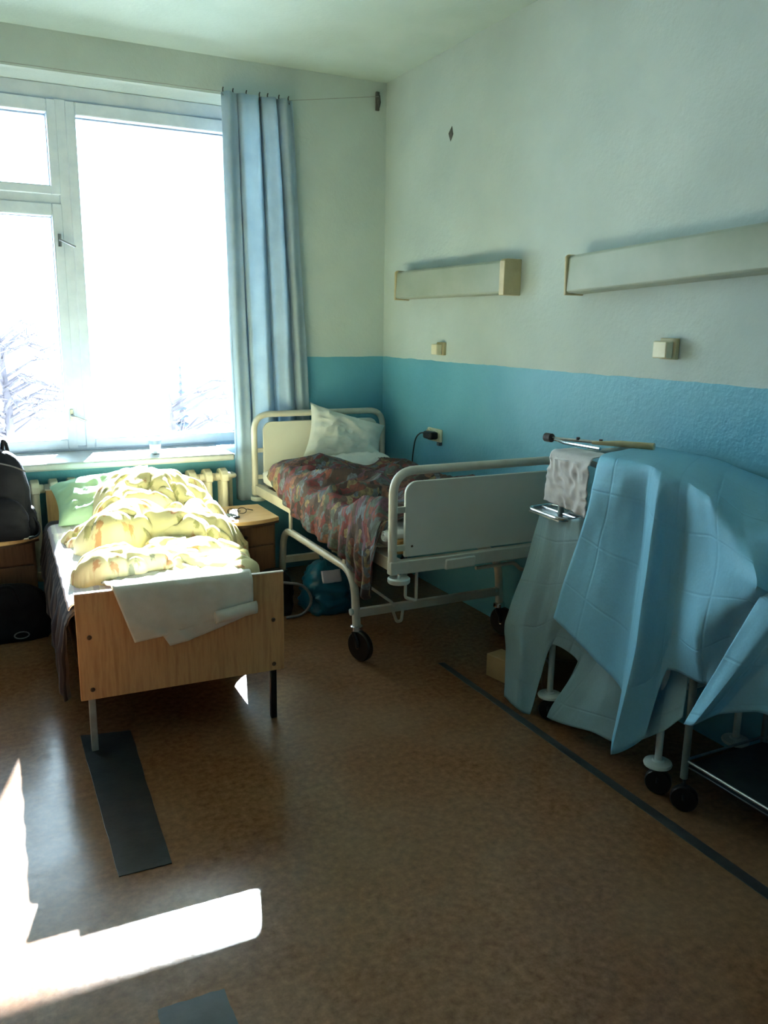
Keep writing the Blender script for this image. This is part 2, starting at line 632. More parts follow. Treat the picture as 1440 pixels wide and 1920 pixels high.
# chips in the plaster
MB().prism([(4.282, 2.694), (4.316, 2.662), (4.294, 2.618), (4.268, 2.650)], 'x', WX - 0.002, WX + 0.01).build('plaster_chip', 'chip', wall_right)

# outside: unseen slab above the window, added to cut off the sun patch
struct(MB().box(-4.0, 4.5, WY + 0.42, 6.44, 3.02, 3.22).build('shade_slab', 'facade'))
struct(MB().box(1.89, 2.30, WY + 0.42, 6.44, -3.5, 3.02).build('shade_pier', 'facade'))  # unseen pier, added to keep the sun off the curtain

# ------------------------------------------------------------------ window
win = bpy.data.objects.new('window_1', None)
COL.objects.link(win)
win.location = (0.25, 5.38, 0.80)
struct(win)
FY = 5.38
def fr(name, boxes, mat='window_paint', parent=win, bevel=0.006):
    m = MB()
    for b in boxes:
        m.box(*b)
    return m.build(name, mat, parent, bevel=bevel)
for k, yy in enumerate((FY, FY + 0.10)):
    nm = 'inner' if k == 0 else 'outer'
    y0, y1 = yy - 0.035, yy + 0.035
    # fixed frame
    fr('window_frame', [(OX0, OX1, y0, y1, 2.82, OZ1), (OX0, OX1, y0, y1, OZ0 + 0.03, OZ0 + 0.07),
                        (OX0, OX0 + 0.07, y0, y1, 0.86, 2.82), (OX1 - 0.07, OX1, y0, y1, 0.86, 2.82)])
    for px in (0.628, -0.10):
        fr('mullion', [(px - 0.032, px + 0.032, y0 - 0.01, y1, 0.86, 2.82)])
    fr('transom', [(-0.068, 0.596, y0 - 0.01, y1, 2.255, 2.315)])

    def sash(x0, x1, z0, z1, st=0.055, low=0.06, top=0.07):
        ys0, ys1 = yy - 0.052, yy + 0.01
        s_ = fr('sash', [(x0, x0 + st, ys0, ys1, z0, z1), (x1 - st, x1, ys0, ys1, z0, z1),
                         (x0 + st, x1 - st, ys0, ys1, z0, z0 + low), (x0 + st, x1 - st, ys0, ys1, z1 - top, z1)])
        p_ = MB().box(x0 + st - 0.004, x1 - st + 0.004, yy - 0.022, yy - 0.018, z0 + low - 0.004, z1 - top + 0.004).build('pane', 'glass', s_)
        return s_
    big = sash(0.652, OX1 - 0.06, 0.845, 2.815)
    low = sash(-0.075, 0.604, 0.845, 2.262)
    sash(-0.075, 0.604, 2.308, 2.815, 0.05, 0.05, 0.07)
    sash(OX0 + 0.06, -0.125, 0.845, 2.815)
    if k == 0:
        for zc in (1.05, 2.06):
            h = MB()
            h.box(0.570, 0.588, 5.322, 5.330, zc - 0.035, zc + 0.035)
            h.tube(round_path([(0.579, 5.325, zc), (0.579, 5.295, zc), (0.66, 5.295, zc - 0.035)], 0.012), 0.006, 8)
            h.build('latch', 'steel', low)
MB().box(OX0 - 0.03, 1.455, 4.885, FY - 0.03, OZ0, OZ0 + 0.042).build('window_sill', 'sill', win, bevel=0.012)

# curtain wire along the window head, with a bracket in the corner
cw = thing('curtain_wire', 'thin wire strung under the ceiling to a dark bracket in the corner', 'wire', (2.5, 5.05, 2.9))
pts = []
for i in range(40):
    t = i / 39
    x = 2.49 - t * 3.9
    z = 3.005 - 0.097 * min(1, (2.49 - x) / 0.6)
    pts.append((x, 5.06, z if x > 1.89 else 2.908 - 0.006 * math.sin((1.89 - x) / 3.3 * math.pi)))
MB().tube(pts, 0.0016, 6).build('strand', 'wire', cw)
MB().tube([(2.488, 5.085, 3.035), (2.492, 5.07, 3.01), (2.50, 5.075, 2.975), (2.503, 5.085, 2.945)], [0.007, 0.012, 0.012, 0.006], 8).build('bracket', 'chip', cw)
MB().box(2.485, 2.51, 5.085, 5.10, 2.93, 3.04).build('bracket_plate', 'chip', cw, bevel=0.003)

# curtain: three bunched panels that hang from the wire
def curtain():
    t = thing('curtain', 'light blue curtain gathered at the right side of the window', 'curtain', (1.75, 5.05, 0.50))
    nu, nv = 150, 44

    def layer(u0, u1, back):
        k = max(12, int(nu * (u1 - u0)))
        P = np.zeros((k, nv, 3))
        for j in range(nv):
            w = j / (nv - 1)
            z = 2.905 - w * 2.40
            lo = 1.470 + 0.035 * w
            hi = 1.905 + 0.130 * w ** 0.8
            for i in range(k):
                u = u0 + (u1 - u0) * i / (k - 1)
                if back and 0 < u0:
                    u += 0.05 * (1 - w)
                x = lo + (hi - lo) * u
                amp = 0.026 + 0.008 * w
                ph = 2 * math.pi * 4.2 * (u + 0.05 * math.sin(7 * u)) + 0.5 * math.sin(2.2 * w + 3 * u)
                y = 5.050 + amp * math.sin(ph) + 0.012 * math.sin(2.3 * ph + 1.3 + w * 2) + 0.02 * nz(u * 5, w * 2.2, 4) * w
                x += 0.018 * math.cos(ph) + 0.006 * nz(u * 3, w * 4, 9)
                P[i, j] = (x, y + (0.007 if back else 0), z + (0.012 * nz(u * 6, 0, 2) if j == nv - 1 else 0))
        MB().grid(P, grid_uv(P)).build('doubled_fabric' if back else 'fabric', 'curtain', t, solid=0.0012)
    layer(0, 1, False)
    for u0, u1 in ((0.0, 0.31), (0.40, 0.57), (0.69, 0.99)):   # the cloth is bunched double except in two slits
        layer(u0, u1, True)
    for x in (1.49, 1.55, 1.63, 1.71, 1.76, 1.83, 1.89):
        MB().tube([(x, 5.055, 2.930), (x, 5.065, 2.922), (x, 5.062, 2.905), (x, 5.052, 2.885)], 0.0035, 6).build('curtain_hook', 'chip', t)
curtain()

# cup on the sill
cup = thing('sill_cup', 'small white patterned cup standing on the window sill', 'cup', (1.01, 5.05, 0.833))
MB().lathe([(0.026, 0), (0.030, 0.004), (0.036, 0.085), (0.033, 0.085), (0.028, 0.012), (0.001, 0.010)], (1.01, 5.05, 0.8325), n=20).build('body', 'tumbler', cup)
MB().lathe([(0.0357, 0.058), (0.0372, 0.080), (0.0365, 0.080), (0.0352, 0.058)], (1.01, 5.05, 0.8325), n=20).build('band', 'cup_band', cup)

# radiator under the sill
def radiator():
    t = thing('radiator', 'cream cast iron radiator under the window sill', 'radiator', (0.75, 5.0, 0.0))
    y0, z0, z1 = 4.965, 0.14, 0.735
    first = None
    for i in range(16):
        xc = 1.395 - i * 0.098
        m = MB()
        for yy in (-0.045, 0.0, 0.045):
            m.tube(round_path([(xc, y0 + yy, z0 + 0.05), (xc, y0 + yy, z1 - 0.05)], 0.02), 0.021 if yy else 0.017, 10)
        # rounded header top and bottom, peaked along the middle
        for zc, sg in ((z1 - 0.045, 1), (z0 + 0.045, -1)):
            m.prism([(-0.070 + y0, zc - 0.03), (-0.070 + y0, zc + 0.012 * sg), (-0.05 + y0, zc + 0.032 * sg), (y0, zc + 0.045 * sg), (0.05 + y0, zc + 0.032 * sg), (0.07 + y0, zc + 0.012 * sg), (0.07 + y0, zc - 0.03)] if sg > 0 else
                    [(-0.070 + y0, zc + 0.03), (0.07 + y0, zc + 0.03), (0.07 + y0, zc - 0.012), (0.05 + y0, zc - 0.032), (y0, zc - 0.045), (-0.05 + y0, zc - 0.032), (-0.07 + y0, zc - 0.012)], 'x', xc - 0.022, xc + 0.022)
        m.tube([(xc - 0.049, y0, z1 - 0.055), (xc + 0.049, y0, z1 - 0.055)], 0.026, 10)
        m.tube([(xc - 0.049, y0, z0 + 0.055), (xc + 0.049, y0, z0 + 0.055)], 0.026, 10)
        m.build('radiator_section', 'iron_paint', t, bevel=0.006)
    MB().tube(round_path([(1.44, y0, z1 - 0.055), (1.475, y0, z1 - 0.055), (1.475, 5.075, z1 - 0.055), (1.475, 5.075, 0.0)], 0.04), 0.014, 10).build('pipe', 'iron_paint', t)
    MB().tube(round_path([(1.44, y0, z0 + 0.055), (1.53, y0, z0 + 0.055), (1.53, 5.075, z0 + 0.055), (1.53, 5.075, 0.0)], 0.04), 0.014, 10).build('pipe', 'iron_paint', t)
    for x in (1.2, 0.2):
        MB().box(x - 0.01, x + 0.01, y0 - 0.07, WY - 0.002, z0 + 0.10, z0 + 0.125).build('bracket', 'iron_paint', t)
radiator()


# ------------------------------------------------------------------ on the right wall
def wall_lamp(label, yc, zc, length, tilt):
    t = thing('wall_lamp', label, 'wall lamp', (WX, yc, zc), 'bedside wall lamps')
    ct, st = math.cos(tilt), math.sin(tilt)
    def xf(p):
        dy, dz = p[1] - yc, p[2] - zc
        return (p[0], yc + dy * ct - dz * st, zc + dy * st + dz * ct)
    h = 0.083
    a, b = yc - length / 2, yc + length / 2
    prof = [(WX - 0.005, zc - h), (WX - 0.092, zc - h + 0.004), (WX - 0.100, zc - h + 0.012), (WX - 0.092, zc + h - 0.012), (WX - 0.082, zc + h), (WX - 0.005, zc + h)]
    m = MB(xf)
    m.prism(prof, 'y', a + 0.03, b - 0.012)
    m.build('diffuser', 'lamp_body', t, bevel=0.003)
    for (c0, c1) in ((a, a + 0.045), (b - 0.014, b)):
        big = c1 - c0 > 0.03
        e = 0.006
        m = MB(xf)
        m.prism([(WX, zc - h - e), (WX - 0.104, zc - h - e), (WX - 0.104, zc + h - 0.004), (WX - 0.09, zc + h + e), (WX, zc + h + e)], 'y', c0, c1)
        m.build('end_cap', 'lamp_cap', t, bevel=0.004)
    return t
wall_lamp('long grey wall lamp with a yellowed end cap, nearest the corner above the metal bed', 4.158, 1.850, 1.19, 0.0)
wall_lamp('long grey wall lamp hung slightly askew above the blue draped trolleys', 2.50, 1.862, 1.19, -0.042)

def call_box(label, yc, zc, s):
    t = thing('call_box', label, 'wall box', (WX, yc, zc), 'small call boxes on the wall')
    MB().box(WX - 0.022, WX, yc - 0.046 * s, yc + 0.046 * s, zc - 0.042 * s, zc + 0.046 * s).build('base_plate', 'lamp_cap', t, bevel=0.004)
    MB().box(WX - 0.060, WX - 0.022, yc - 0.034 * s, yc + 0.046 * s, zc - 0.038 * s, zc + 0.034 * s).build('cover', 'socket', t, bevel=0.006)
call_box('small cream box on the wall below the lamp nearest the corner', 4.313, 1.474, 0.85)
call_box('small cream box on the wall below the askew lamp', 2.518, 1.526, 0.95)

sk = thing('wall_socket', 'cream double wall socket beside the metal bed', 'socket', (WX, 4.36, 0.95))
MB().box(WX - 0.018, WX, 4.285, 4.445, 0.920, 0.998).build('base_plate', 'socket', sk, bevel=0.006)
for yy in (4.325, 4.405):
    MB().lathe([(0.033, 0), (0.033, 0.016), (0.028, 0.020), (0.022, 0.012), (0.001, 0.010)], (WX - 0.016, yy, 0.960), (-1, 0, 0), 20).build('socket_face', 'socket', sk)
MB().box(WX - 0.024, WX, 4.290, 4.315, 0.900, 0.920).build('loose_tab', 'zip', sk, bevel=0.002)
ch = thing('phone_charger', 'black charger plug in the wall socket with a dark cord hanging down', 'charger', (WX - 0.05, 4.37, 0.95))
MB().box(WX - 0.085, WX - 0.03, 4.285, 4.385, 0.940, 0.984).build('plug', 'black_plastic', ch, bevel=0.010)
MB().tube(round_path([(WX - 0.06, 4.38, 0.962), (WX - 0.045, 4.47, 0.965), (WX - 0.03, 4.57, 0.92), (WX - 0.02, 4.62, 0.80), (WX - 0.018, 4.63, 0.66), (WX - 0.018, 4.60, 0.30)], 0.05), 0.0045, 8).build('cord', 'black_plastic', ch)


# ------------------------------------------------------------------ cloth shapes
def pillow_mesh(corners, normal, thick, seed, nu=44, nv=34, pinch=0.12, wr=0.010):
    """a stuffed cushion over four corner points (bl, br, tr, tl); closed surface"""
    bl, br, tr, tl = [np.array(c, float) for c in corners]
    nrm = np.array(Vector(normal).normalized())
    sides = []
    for sgn in (1, -1):
        P = np.zeros((nu, nv, 3))
        for i in range(nu):
            for j in range(nv):
                u, v = i / (nu - 1), j / (nv - 1)
                uu, vv = 2 * u - 1, 2 * v - 1
                # edges curve inwards between the pulled-out corners
                u2 = 0.5 + 0.5 * uu * (1 - pinch * (1 - vv * vv))
                v2 = 0.5 + 0.5 * vv * (1 - pinch * (1 - uu * uu))
                p = (bl * (1 - u2) + br * u2) * (1 - v2) + (tl * (1 - u2) + tr * u2) * v2
                e = max(0.0, (1 - uu ** 4) * (1 - vv ** 4)) ** 0.62
                w = wr * (ridge(u * 5 + seed, v * 4, 1.3) + 0.6 * ridge(u * 9, v * 8 + seed, 4.1)) * min(1, e * 3)
                p = p + nrm * sgn * (thick * e + w * (0.5 if sgn < 0 else 1.0) * e ** 0.3)
                P[i, j] = p
        sides.append(P)
    m = MB()
    m.grid(sides[0])
    m.grid(sides[1][:, ::-1])
    return m


# ------------------------------------------------------------------ metal hospital bed
BX0, BX1, BF, BH = 1.60, 2.505, 3.065, 4.98
def caster(parent, x, y, ztop, wheel_r=0.076, ang=0.0):
    z = wheel_r
    fork = MB()
    fork.lathe([(0.026, 0.0), (0.030, -0.012), (0.026, -0.024)], (x, y, ztop), n=16)
    c = MB().lathe([(0.022, 0.012), (0.030, 0.006), (0.031, -0.014), (0.020, -0.02)], (x, y, ztop), n=18).build('caster_collar', 'chrome', parent)
    ca, sa = math.cos(ang), math.sin(ang)
    off = 0.028
    wx, wy = x + off * sa, y - off * ca
    f = MB()
    for s_ in (-1, 1):
        ox, oy = ca * 0.021 * s_, sa * 0.021 * s_
        f.tube([(x + ox, y + oy, ztop - 0.018), (wx + ox, wy + oy, z + 0.028), (wx + ox, wy + oy, z - 0.006)], [0.013, 0.013, 0.010], 8)
    f.build('caster_fork', 'rubber', c)
    w = MB()
    w.lathe([(0.030, -0.017), (wheel_r - 0.006, -0.017), (wheel_r, -0.010), (wheel_r, 0.010), (wheel_r - 0.006, 0.017), (0.030, 0.017)], (wx, wy, z), (ca, sa, 0), 28)
    wh = w.build('wheel', 'rubber', c)
    MB().lathe([(0.012, -0.024), (0.012, 0.024)], (wx, wy, z), (ca, sa, 0), 12).build('axle', 'chrome', c)
    return c

def hospital_bed():
    t = thing('hospital_bed', 'cream metal hospital bed on casters along the blue wall', 'bed', (2.05, 4.0, 0.0))
    # angle-iron platform
    for x, sg in ((BX0, 1), (BX1, -1)):
        m = MB()
        m.box(min(x, x + 0.004 * sg), max(x, x + 0.004 * sg), BF, BH, 0.555, 0.612)
        m.box(min(x, x + 0.042 * sg), max(x, x + 0.042 * sg), BF, BH, 0.608, 0.613)
        m.build('side_rail', 'bed_paint', t, bevel=0.002)
    for y0 in (BF - 0.01, BH - 0.03):
        MB().box(BX0 - 0.012, BX1 + 0.012, y0, y0 + 0.04, 0.545, 0.605).build('end_rail', 'bed_paint', t, bevel=0.005)
    sl = MB()
    for k in range(9):
        y = BF + 0.16 + k * 0.205
        sl_ = MB().box(BX0 + 0.006, BX1 - 0.006, y, y + 0.07, 0.585, 0.606).build('slat', 'bed_paint', t)
    # loops at foot and head, with their panels
    for nm, y, top, zb, px in (('foot', BF + 0.012, 1.000, 0.60, 0), ('head', BH - 0.012, 1.055, 0.60, 0)):
        loop = round_path([(BX0 + 0.005, y, 0.55), (BX0 + 0.005, y, top), (BX1 - 0.005, y, top), (BX1 - 0.005, y, 0.55)], 0.105, 9)
        MB().tube(loop, 0.0195, 14).build(nm + 'board_loop', 'bed_paint', t)
        x0, x1, z0, z1, r = BX0 + 0.062, BX1 - 0.050, 0.618, top - 0.048, 0.055
        poly = []
        for cx, cz, a0 in ((x1 - r, z1 - r, 0), (x0 + r, z1 - r, 90)):
            for k in range(7):
                a = math.radians(a0 + k * 15)
                poly.append((cx + r * math.cos(a), cz + r * math.sin(a)))
        poly += [(x0, z0), (x1, z0)]
        p = MB().prism(poly, 'y', y - 0.009, y + 0.009).build(nm + 'board_panel', 'bed_panel', t, bevel=0.003)
        for zz in (0.66, 0.83):
            for xa, xb in ((BX0 + 0.01, x0 + 0.012), (x1 - 0.012, BX1 - 0.01)):
                MB().box(xa, xb, y - 0.006, y + 0.006, zz - 0.014, zz + 0.014).build('panel_clip', 'bed_paint', t, bevel=0.002)
        for xx in (x0 + 0.035, x1 - 0.035):
            MB().lathe([(0.006, 0), (0.004, 0.003)], (xx, y - 0.009, 0.665), (0, -1, 0), 10).build('screw', 'screw', t)
    # bumper rollers at the corners
    for x, y in ((BX0 + 0.03, BF - 0.005), (BX1 - 0.03, BF - 0.005), (BX0 + 0.03, BH - 0.0), (BX1 - 0.03, BH - 0.0)):
        b = MB().lathe([(0.008, -0.006), (0.046, -0.006), (0.050, 0.0), (0.050, 0.014), (0.044, 0.020), (0.036, 0.014), (0.012, 0.014)], (x, y, 0.515), n=26).build('bumper_roller', 'white_paint', t)
        MB().lathe([(0.010, 0), (0.010, 0.03)], (x, y, 0.52), n=10).build('roller_pin', 'chrome', b)
    # undercarriage: two bent side tubes that turn down into legs
    for x in (BX0 + 0.022, BX1 - 0.045):
        MB().tube(round_path([(x, 3.475, 0.165), (x, 3.505, 0.435), (x, 4.50, 0.435), (x, 4.53, 0.165)], 0.14, 9), 0.0205, 14).build('leg_tube', 'bed_paint', t)
        for y in (3.475, 4.53):
            caster(t, x, y, 0.165, 0.076, 0.35 if y < 4 else -0.5)
        MB().lathe([(0.015, 0), (0.018, 0.006), (0.016, 0.014), (0.006, 0.018)], (x - 0.02, 3.478, 0.245), (-1, 0, 0), 12).build('bolt_cap', 'white_paint', t)
        # swinging struts between undercarriage and platform
        for y in (3.62, 4.38):
            MB().box(x - 0.006, x + 0.006, y - 0.016, y + 0.016, 0.42, 0.60).build('strut', 'bed_paint', t, bevel=0.002)
    for y in (3.478, 4.52):
        MB().box(BX0 + 0.03, BX1 - 0.055, y - 0.014, y + 0.014, 0.215, 0.257).build('cross_bar', 'bed_paint', t, bevel=0.004)
    # crank rods and hooks under the foot
    MB().tube(round_path([(1.68, 3.09, 0.55), (1.68, 3.09, 0.425), (1.735, 3.09, 0.405), (1.735, 3.09, 0.55)], 0.012), 0.0075, 8).build('hook', 'bed_paint', t)
    MB().tube(round_path([(1.62, 3.62, 0.43), (1.70, 3.50, 0.355), (1.80, 3.45, 0.275), (1.815, 3.45, 0.255)], 0.02), 0.007, 8).build('adjusting_rod', 'bed_paint', t)
    MB().tube(round_path([(1.815, 3.46, 0.22), (1.835, 3.46, 0.165), (1.862, 3.46, 0.165), (1.868, 3.46, 0.22)], 0.012), 0.008, 8).build('pedal', 'bed_paint', t)
    MB().tube(round_path([(2.08, 3.14, 0.50), (2.30, 3.14, 0.50), (2.34, 3.14, 0.46), (2.44, 3.14, 0.46)], 0.02), 0.009, 8).build('crank_rod', 'bed_paint', t)
    # knotted tie cloth on the end rail
    MB().box(1.86, 2.02, BF - 0.016, BF + 0.03, 0.540, 0.592).build('tape_wrap', 'bed_panel', t, bevel=0.008)
hospital_bed()

# mattress in a white sheet
def mattress():
    x0, x1, y0, y1, z0, z1 = BX0 + 0.02, BX1 - 0.02, BF + 0.055, BH - 0.05, 0.614, 0.735
    t = thing('mattress', 'thin mattress in a white sheet on the metal hospital bed', 'mattress', (2.05, 4.0, 0.614))
    nu, nv = 40, 60
    P = np.zeros((nu, nv, 3))
    for i in range(nu):
        a = i / (nu - 1) * 2 * math.pi
        for j in range(nv):
            v = j / (nv - 1)
            c, s_ = math.cos(a), math.sin(a)
            ex = abs(c) ** 0.28 * (1 if c >= 0 else -1)
            ez = abs(s_) ** 0.5 * (1 if s_ >= 0 else -1)
            endr = max(0.0, 1 - (2 * v - 1) ** 14) ** 0.5
            x = (x0 + x1) / 2 + ex * (x1 - x0) / 2 * (0.94 + 0.06 * endr)
            z = (z0 + z1) / 2 + ez * (z1 - z0) / 2 * (0.15 + 0.85 * endr)
            z = max(z, z0)
            w = 0.008 * nz(x * 6, v * 20, 3)
            P[i, j] = (x + w, y0 + (y1 - y0) * v, max(z0, z + 0.6 * w))
    m = MB().grid(P)
    m.build('sheet_cover', 'linen', t)
    # tan wadding showing at the foot and the rolled sheet edge
    MB().box(x0 + 0.03, x1 - 0.03, y0 - 0.008, y0 + 0.05, 0.618, 0.69).build('ticking', 'mattress_tan', t, bevel=0.012)
    pts = [(x0 - 0.012, y0 + 0.015 + 0.006 * math.sin(k), 0.705 + 0.004 * math.cos(2 * k)) for k in range(1)]
    sp = []
    for k in range(26):
        a = k / 25 * 4.2 * math.pi
        r = 0.008 + 0.020 * k / 25
        sp.append((r * math.cos(a), r * math.sin(a)))
    P = np.zeros((26, 12, 3))
    for k in range(26):
        for j in range(12):
            P[k, j] = (x0 - 0.028 + 0.10 * j / 11, y0 + 0.02 + sp[k][0], 0.705 + sp[k][1])
    MB().grid(P, grid_uv(P)).build('rolled_edge', 'linen', t, solid=0.003)
mattress()

# patterned bedspread: over the top and down the near side
def bedspread():
    nu, nv = 150, 96      # along the bed, across it
    P = np.zeros((nu, nv, 3))
    for i in range(nu):
        s_ = i / (nu - 1)
        y = 4.66 - s_ * 1.50
        # how far it hangs below the mattress edge
        drop = np.interp(s_, [0, 0.08, 0.20, 0.34, 0.52, 0.70, 0.80, 0.88, 0.95, 0.985, 1.0], [0.03, 0.06, 0.11, 0.15, 0.19, 0.20, 0.22, 0.29, 0.345, 0.30, 0.06])
        xr = np.interp(s_, [0, 0.2, 0.5, 1], [2.46, 2.47, 2.47, 2.44])
        left = BX0 - 0.004
        wtop = xr - left
        L = wtop + drop
        for j in range(nv):
            q = j / (nv - 1) * L
            # heaped hummocks and long diagonal folds
            d1 = ridge(s_ * 4.3 + q * 1.9, q * 2.2 - s_ * 1.2, 2.0)
            d2 = ridge(s_ * 9.0 + q * 5.2, q * 3.1 - s_ * 3, 7.0)
            lift = 0.066 * max(0, d1) ** 1.6 + 0.026 * max(0, d2) + 0.016 * nz(s_ * 15, q * 9, 1)
            lift *= 0.35 + 0.65 * min(1, 1.6 * s_ + 0.35)
            hump = 0.055 * math.exp(-((s_ - 0.10) / 0.09) ** 2 - ((q - 0.62) / 0.24) ** 2) + 0.030 * math.exp(-((s_ - 0.42) / 0.2) ** 2 - ((q - 0.50) / 0.28) ** 2)
            if q < wtop - 0.03:
                x, z = xr - q, 0.742 + lift + hump
                if q < 0.05:
                    z -= 0.02 * (1 - q / 0.05)
            else:
                d = q - (wtop - 0.03)
                r = 0.035
                if d < r * math.pi / 2:
                    a = d / r
                    x, z = left + 0.03 - r * math.sin(a), 0.742 - r + r * math.cos(a)
                else:
                    e = d - r * math.pi / 2
                    fold = 0.030 * math.sin(s_ * 38 + 2.5 * math.sin(s_ * 7)) * min(1, e / 0.15) + 0.014 * nz(s_ * 22, e * 7, 3) * min(1, e / 0.06)
                    x, z = left - 0.012 - 0.012 * min(1, e / 0.1) - abs(fold) * 0.9, 0.742 - r - e
                wgt = max(0, 1 - d / 0.10)
                z += (lift + hump) * wgt
            yy = y + 0.025 * nz(q * 5, s_ * 6, 6) - 0.05 * max(0, q - wtop) * (1 - s_)
            P[i, j] = (x, yy, z)
    # the end hangs in a crumpled point
    o = MB().grid(P, grid_uv(P)).build('bedspread', 'spread', None, solid=0.005)
    tag(o, 'crumpled dark patchwork-patterned bedspread hanging over the side of the metal bed', 'bedspread')
bedspread()

pl = pillow_mesh([(1.865, 4.80, 0.80), (2.40, 4.78, 0.735), (2.462, 4.86, 0.965), (1.965, 4.925, 1.125)], (-0.10, -1, 0.42), 0.058, 2.3, pinch=0.10, wr=0.016).build('pillow', 'pillow')
tag(pl, 'white pillow propped against the headboard of the metal bed', 'pillow')
fs = pillow_mesh([(1.98, 4.56, 0.765), (2.40, 4.52, 0.765), (2.42, 4.80, 0.775), (2.0, 4.82, 0.775)], (0, 0, 1), 0.030, 8.1, pinch=0.04, wr=0.012).build('folded_sheet', 'linen')
tag(fs, 'folded white sheet lying in front of the propped pillow', 'sheet')


# ------------------------------------------------------------------ wooden bed (local: u across, v along from foot to head)
CA, SA = math.cos(0.0364), math.sin(0.0364)
def wb(p):
    u, v, z = p
    return (0.297 + u * CA + v * SA, 3.06 - u * SA + v * CA, z)
WBW, WBL = 0.79, 1.74

def wooden_bed():
    t = thing('wooden_bed', 'low wooden bed with a plain oak-coloured footboard in the sun', 'bed', wb((0.4, 0.87, 0)))
    fb = MB(wb).box(0, WBW, -0.009, 0.009, 0.222, 0.636).build('footboard', 'oak', t, bevel=0.002)
    MB(wb).box(-0.001, WBW + 0.001, -0.0095, 0.0095, 0.6355, 0.6395).build('edge_band', 'oak_edge', fb)
    hb = MB(wb).box(0, WBW, WBL - 0.009, WBL + 0.009, 0.222, 0.700).build('headboard', 'oak', t, bevel=0.002)
    MB(wb).box(-0.001, WBW + 0.001, WBL - 0.0095, WBL + 0.0095, 0.6995, 0.7035).build('edge_band', 'oak_edge', hb)
    for u0, u1 in ((0.012, 0.032), (WBW - 0.032, WBW - 0.012)):
        MB(wb).box(u0, u1, 0.009, WBL - 0.009, 0.26, 0.40).build('side_board', 'oak', t, bevel=0.002)
    MB(wb).box(0.032, WBW - 0.032, 0.012, WBL - 0.012, 0.352, 0.375).build('base_board', 'oak', t)
    for u in (0.040, WBW - 0.040):
        for v in (0.012, WBL - 0.012):
            MB(wb).box(u - 0.0125, u + 0.0125, v - 0.0125 + (0.012 if v < 1 else -0.012), v + 0.0125 + (0.012 if v < 1 else -0.012), 0.0, 0.34).build('leg', 'steel' if False else 'black_plastic' if u > 0.4 else 'wire', t, bevel=0.003)
    for u, z in ((0.043, 0.468), (0.043, 0.262), (WBW - 0.045, 0.440), (WBW - 0.045, 0.250)):
        p = Vector(wb((u, -0.009, z)))
        MB().lathe([(0.009, -0.002), (0.009, 0.001), (0.006, 0.004)], p, (0, -1, 0), 14).build('screw', 'screw', t)
wooden_bed()

def soft_box(u0, u1, v0, v1, z0, z1, seed, name, mat, parent=None, ex=0.22, wr=0.006):
    nu, nv = 44, 60
    P = np.zeros((nu, nv, 3))
    for i in range(nu):
        a = i / (nu - 1) * 2 * math.pi
        c, s_ = math.cos(a), math.sin(a)
        for j in range(nv):
            v = j / (nv - 1)
            e = max(0.0, 1 - (2 * v - 1) ** 20) ** 0.5
            x = (u0 + u1) / 2 + abs(c) ** ex * (1 if c >= 0 else -1) * (u1 - u0) / 2 * (0.93 + 0.07 * e)
            z = (z0 + z1) / 2 + abs(s_) ** 0.5 * (1 if s_ >= 0 else -1) * (z1 - z0) / 2 * (0.1 + 0.9 * e)
            w = wr * nz(x * 7, v * 18, seed)
            P[i, j] = (x + w, v0 + (v1 - v0) * v, max(z0, z + w))
    m = MB(wb)
    m.grid(P, grid_uv(P))
    return m.build(name, mat, parent)

mt = soft_box(0.02, WBW - 0.02, 0.02, WBL - 0.02, 0.376, 0.535, 3.3, 'mattress', 'ticking')
tag(mt, 'mattress in a pale striped sheet on the wooden bed', 'mattress')

# dark striped blanket under the duvet, hanging over the left side nearly to the floor
def blanket():
    nu, nv = 110, 80
    P = np.zeros((nu, nv, 3))
    for i in range(nu):
        s_ = i / (nu - 1)
        v = 1.60 - s_ * 1.545
        drop = np.interp(s_, [0, 0.15, 0.4, 0.6, 0.85, 1.0], [0.14, 0.24, 0.30, 0.32, 0.36, 0.37])
        wtop = 0.70
        L = wtop + drop
        for j in range(nv):
            q = j / (nv - 1) * L
            lift = 0.010 * nz(s_ * 9, q * 6, 3) + 0.012 * max(0, ridge(s_ * 7, q * 3, 5)) * (1 if q > 0.3 else 0.4)
            if q < wtop:
                u, z = 0.715 - q, 0.545 + lift
            else:
                d = q - wtop
                r = 0.04
                if d < r * math.pi / 2:
                    a = d / r
                    u, z = 0.015 - r * math.sin(a), 0.545 - r + r * math.cos(a) + lift * (1 - d / (r * 1.6))
                else:
                    e = d - r * math.pi / 2
                    fold = 0.030 * math.sin(s_ * 30 + 3 * math.sin(s_ * 6)) + 0.012 * nz(s_ * 20, e * 9, 8)
                    u = 0.015 - r - (0.006 + abs(fold) * min(1, e / 0.12)) + 0.02 * math.exp(-((e - 0.05) / 0.03) ** 2) * 0
                    z = 0.545 - r - e
            P[i, j] = (u, v + 0.02 * nz(q * 4, s_ * 5, 1), z)
    o = MB(wb).grid(P, grid_uv(P)).build('blanket', 'blanket', None, solid=0.006)
    tag(o, 'dark striped blanket hanging down the left side of the wooden bed', 'blanket')
blanket()

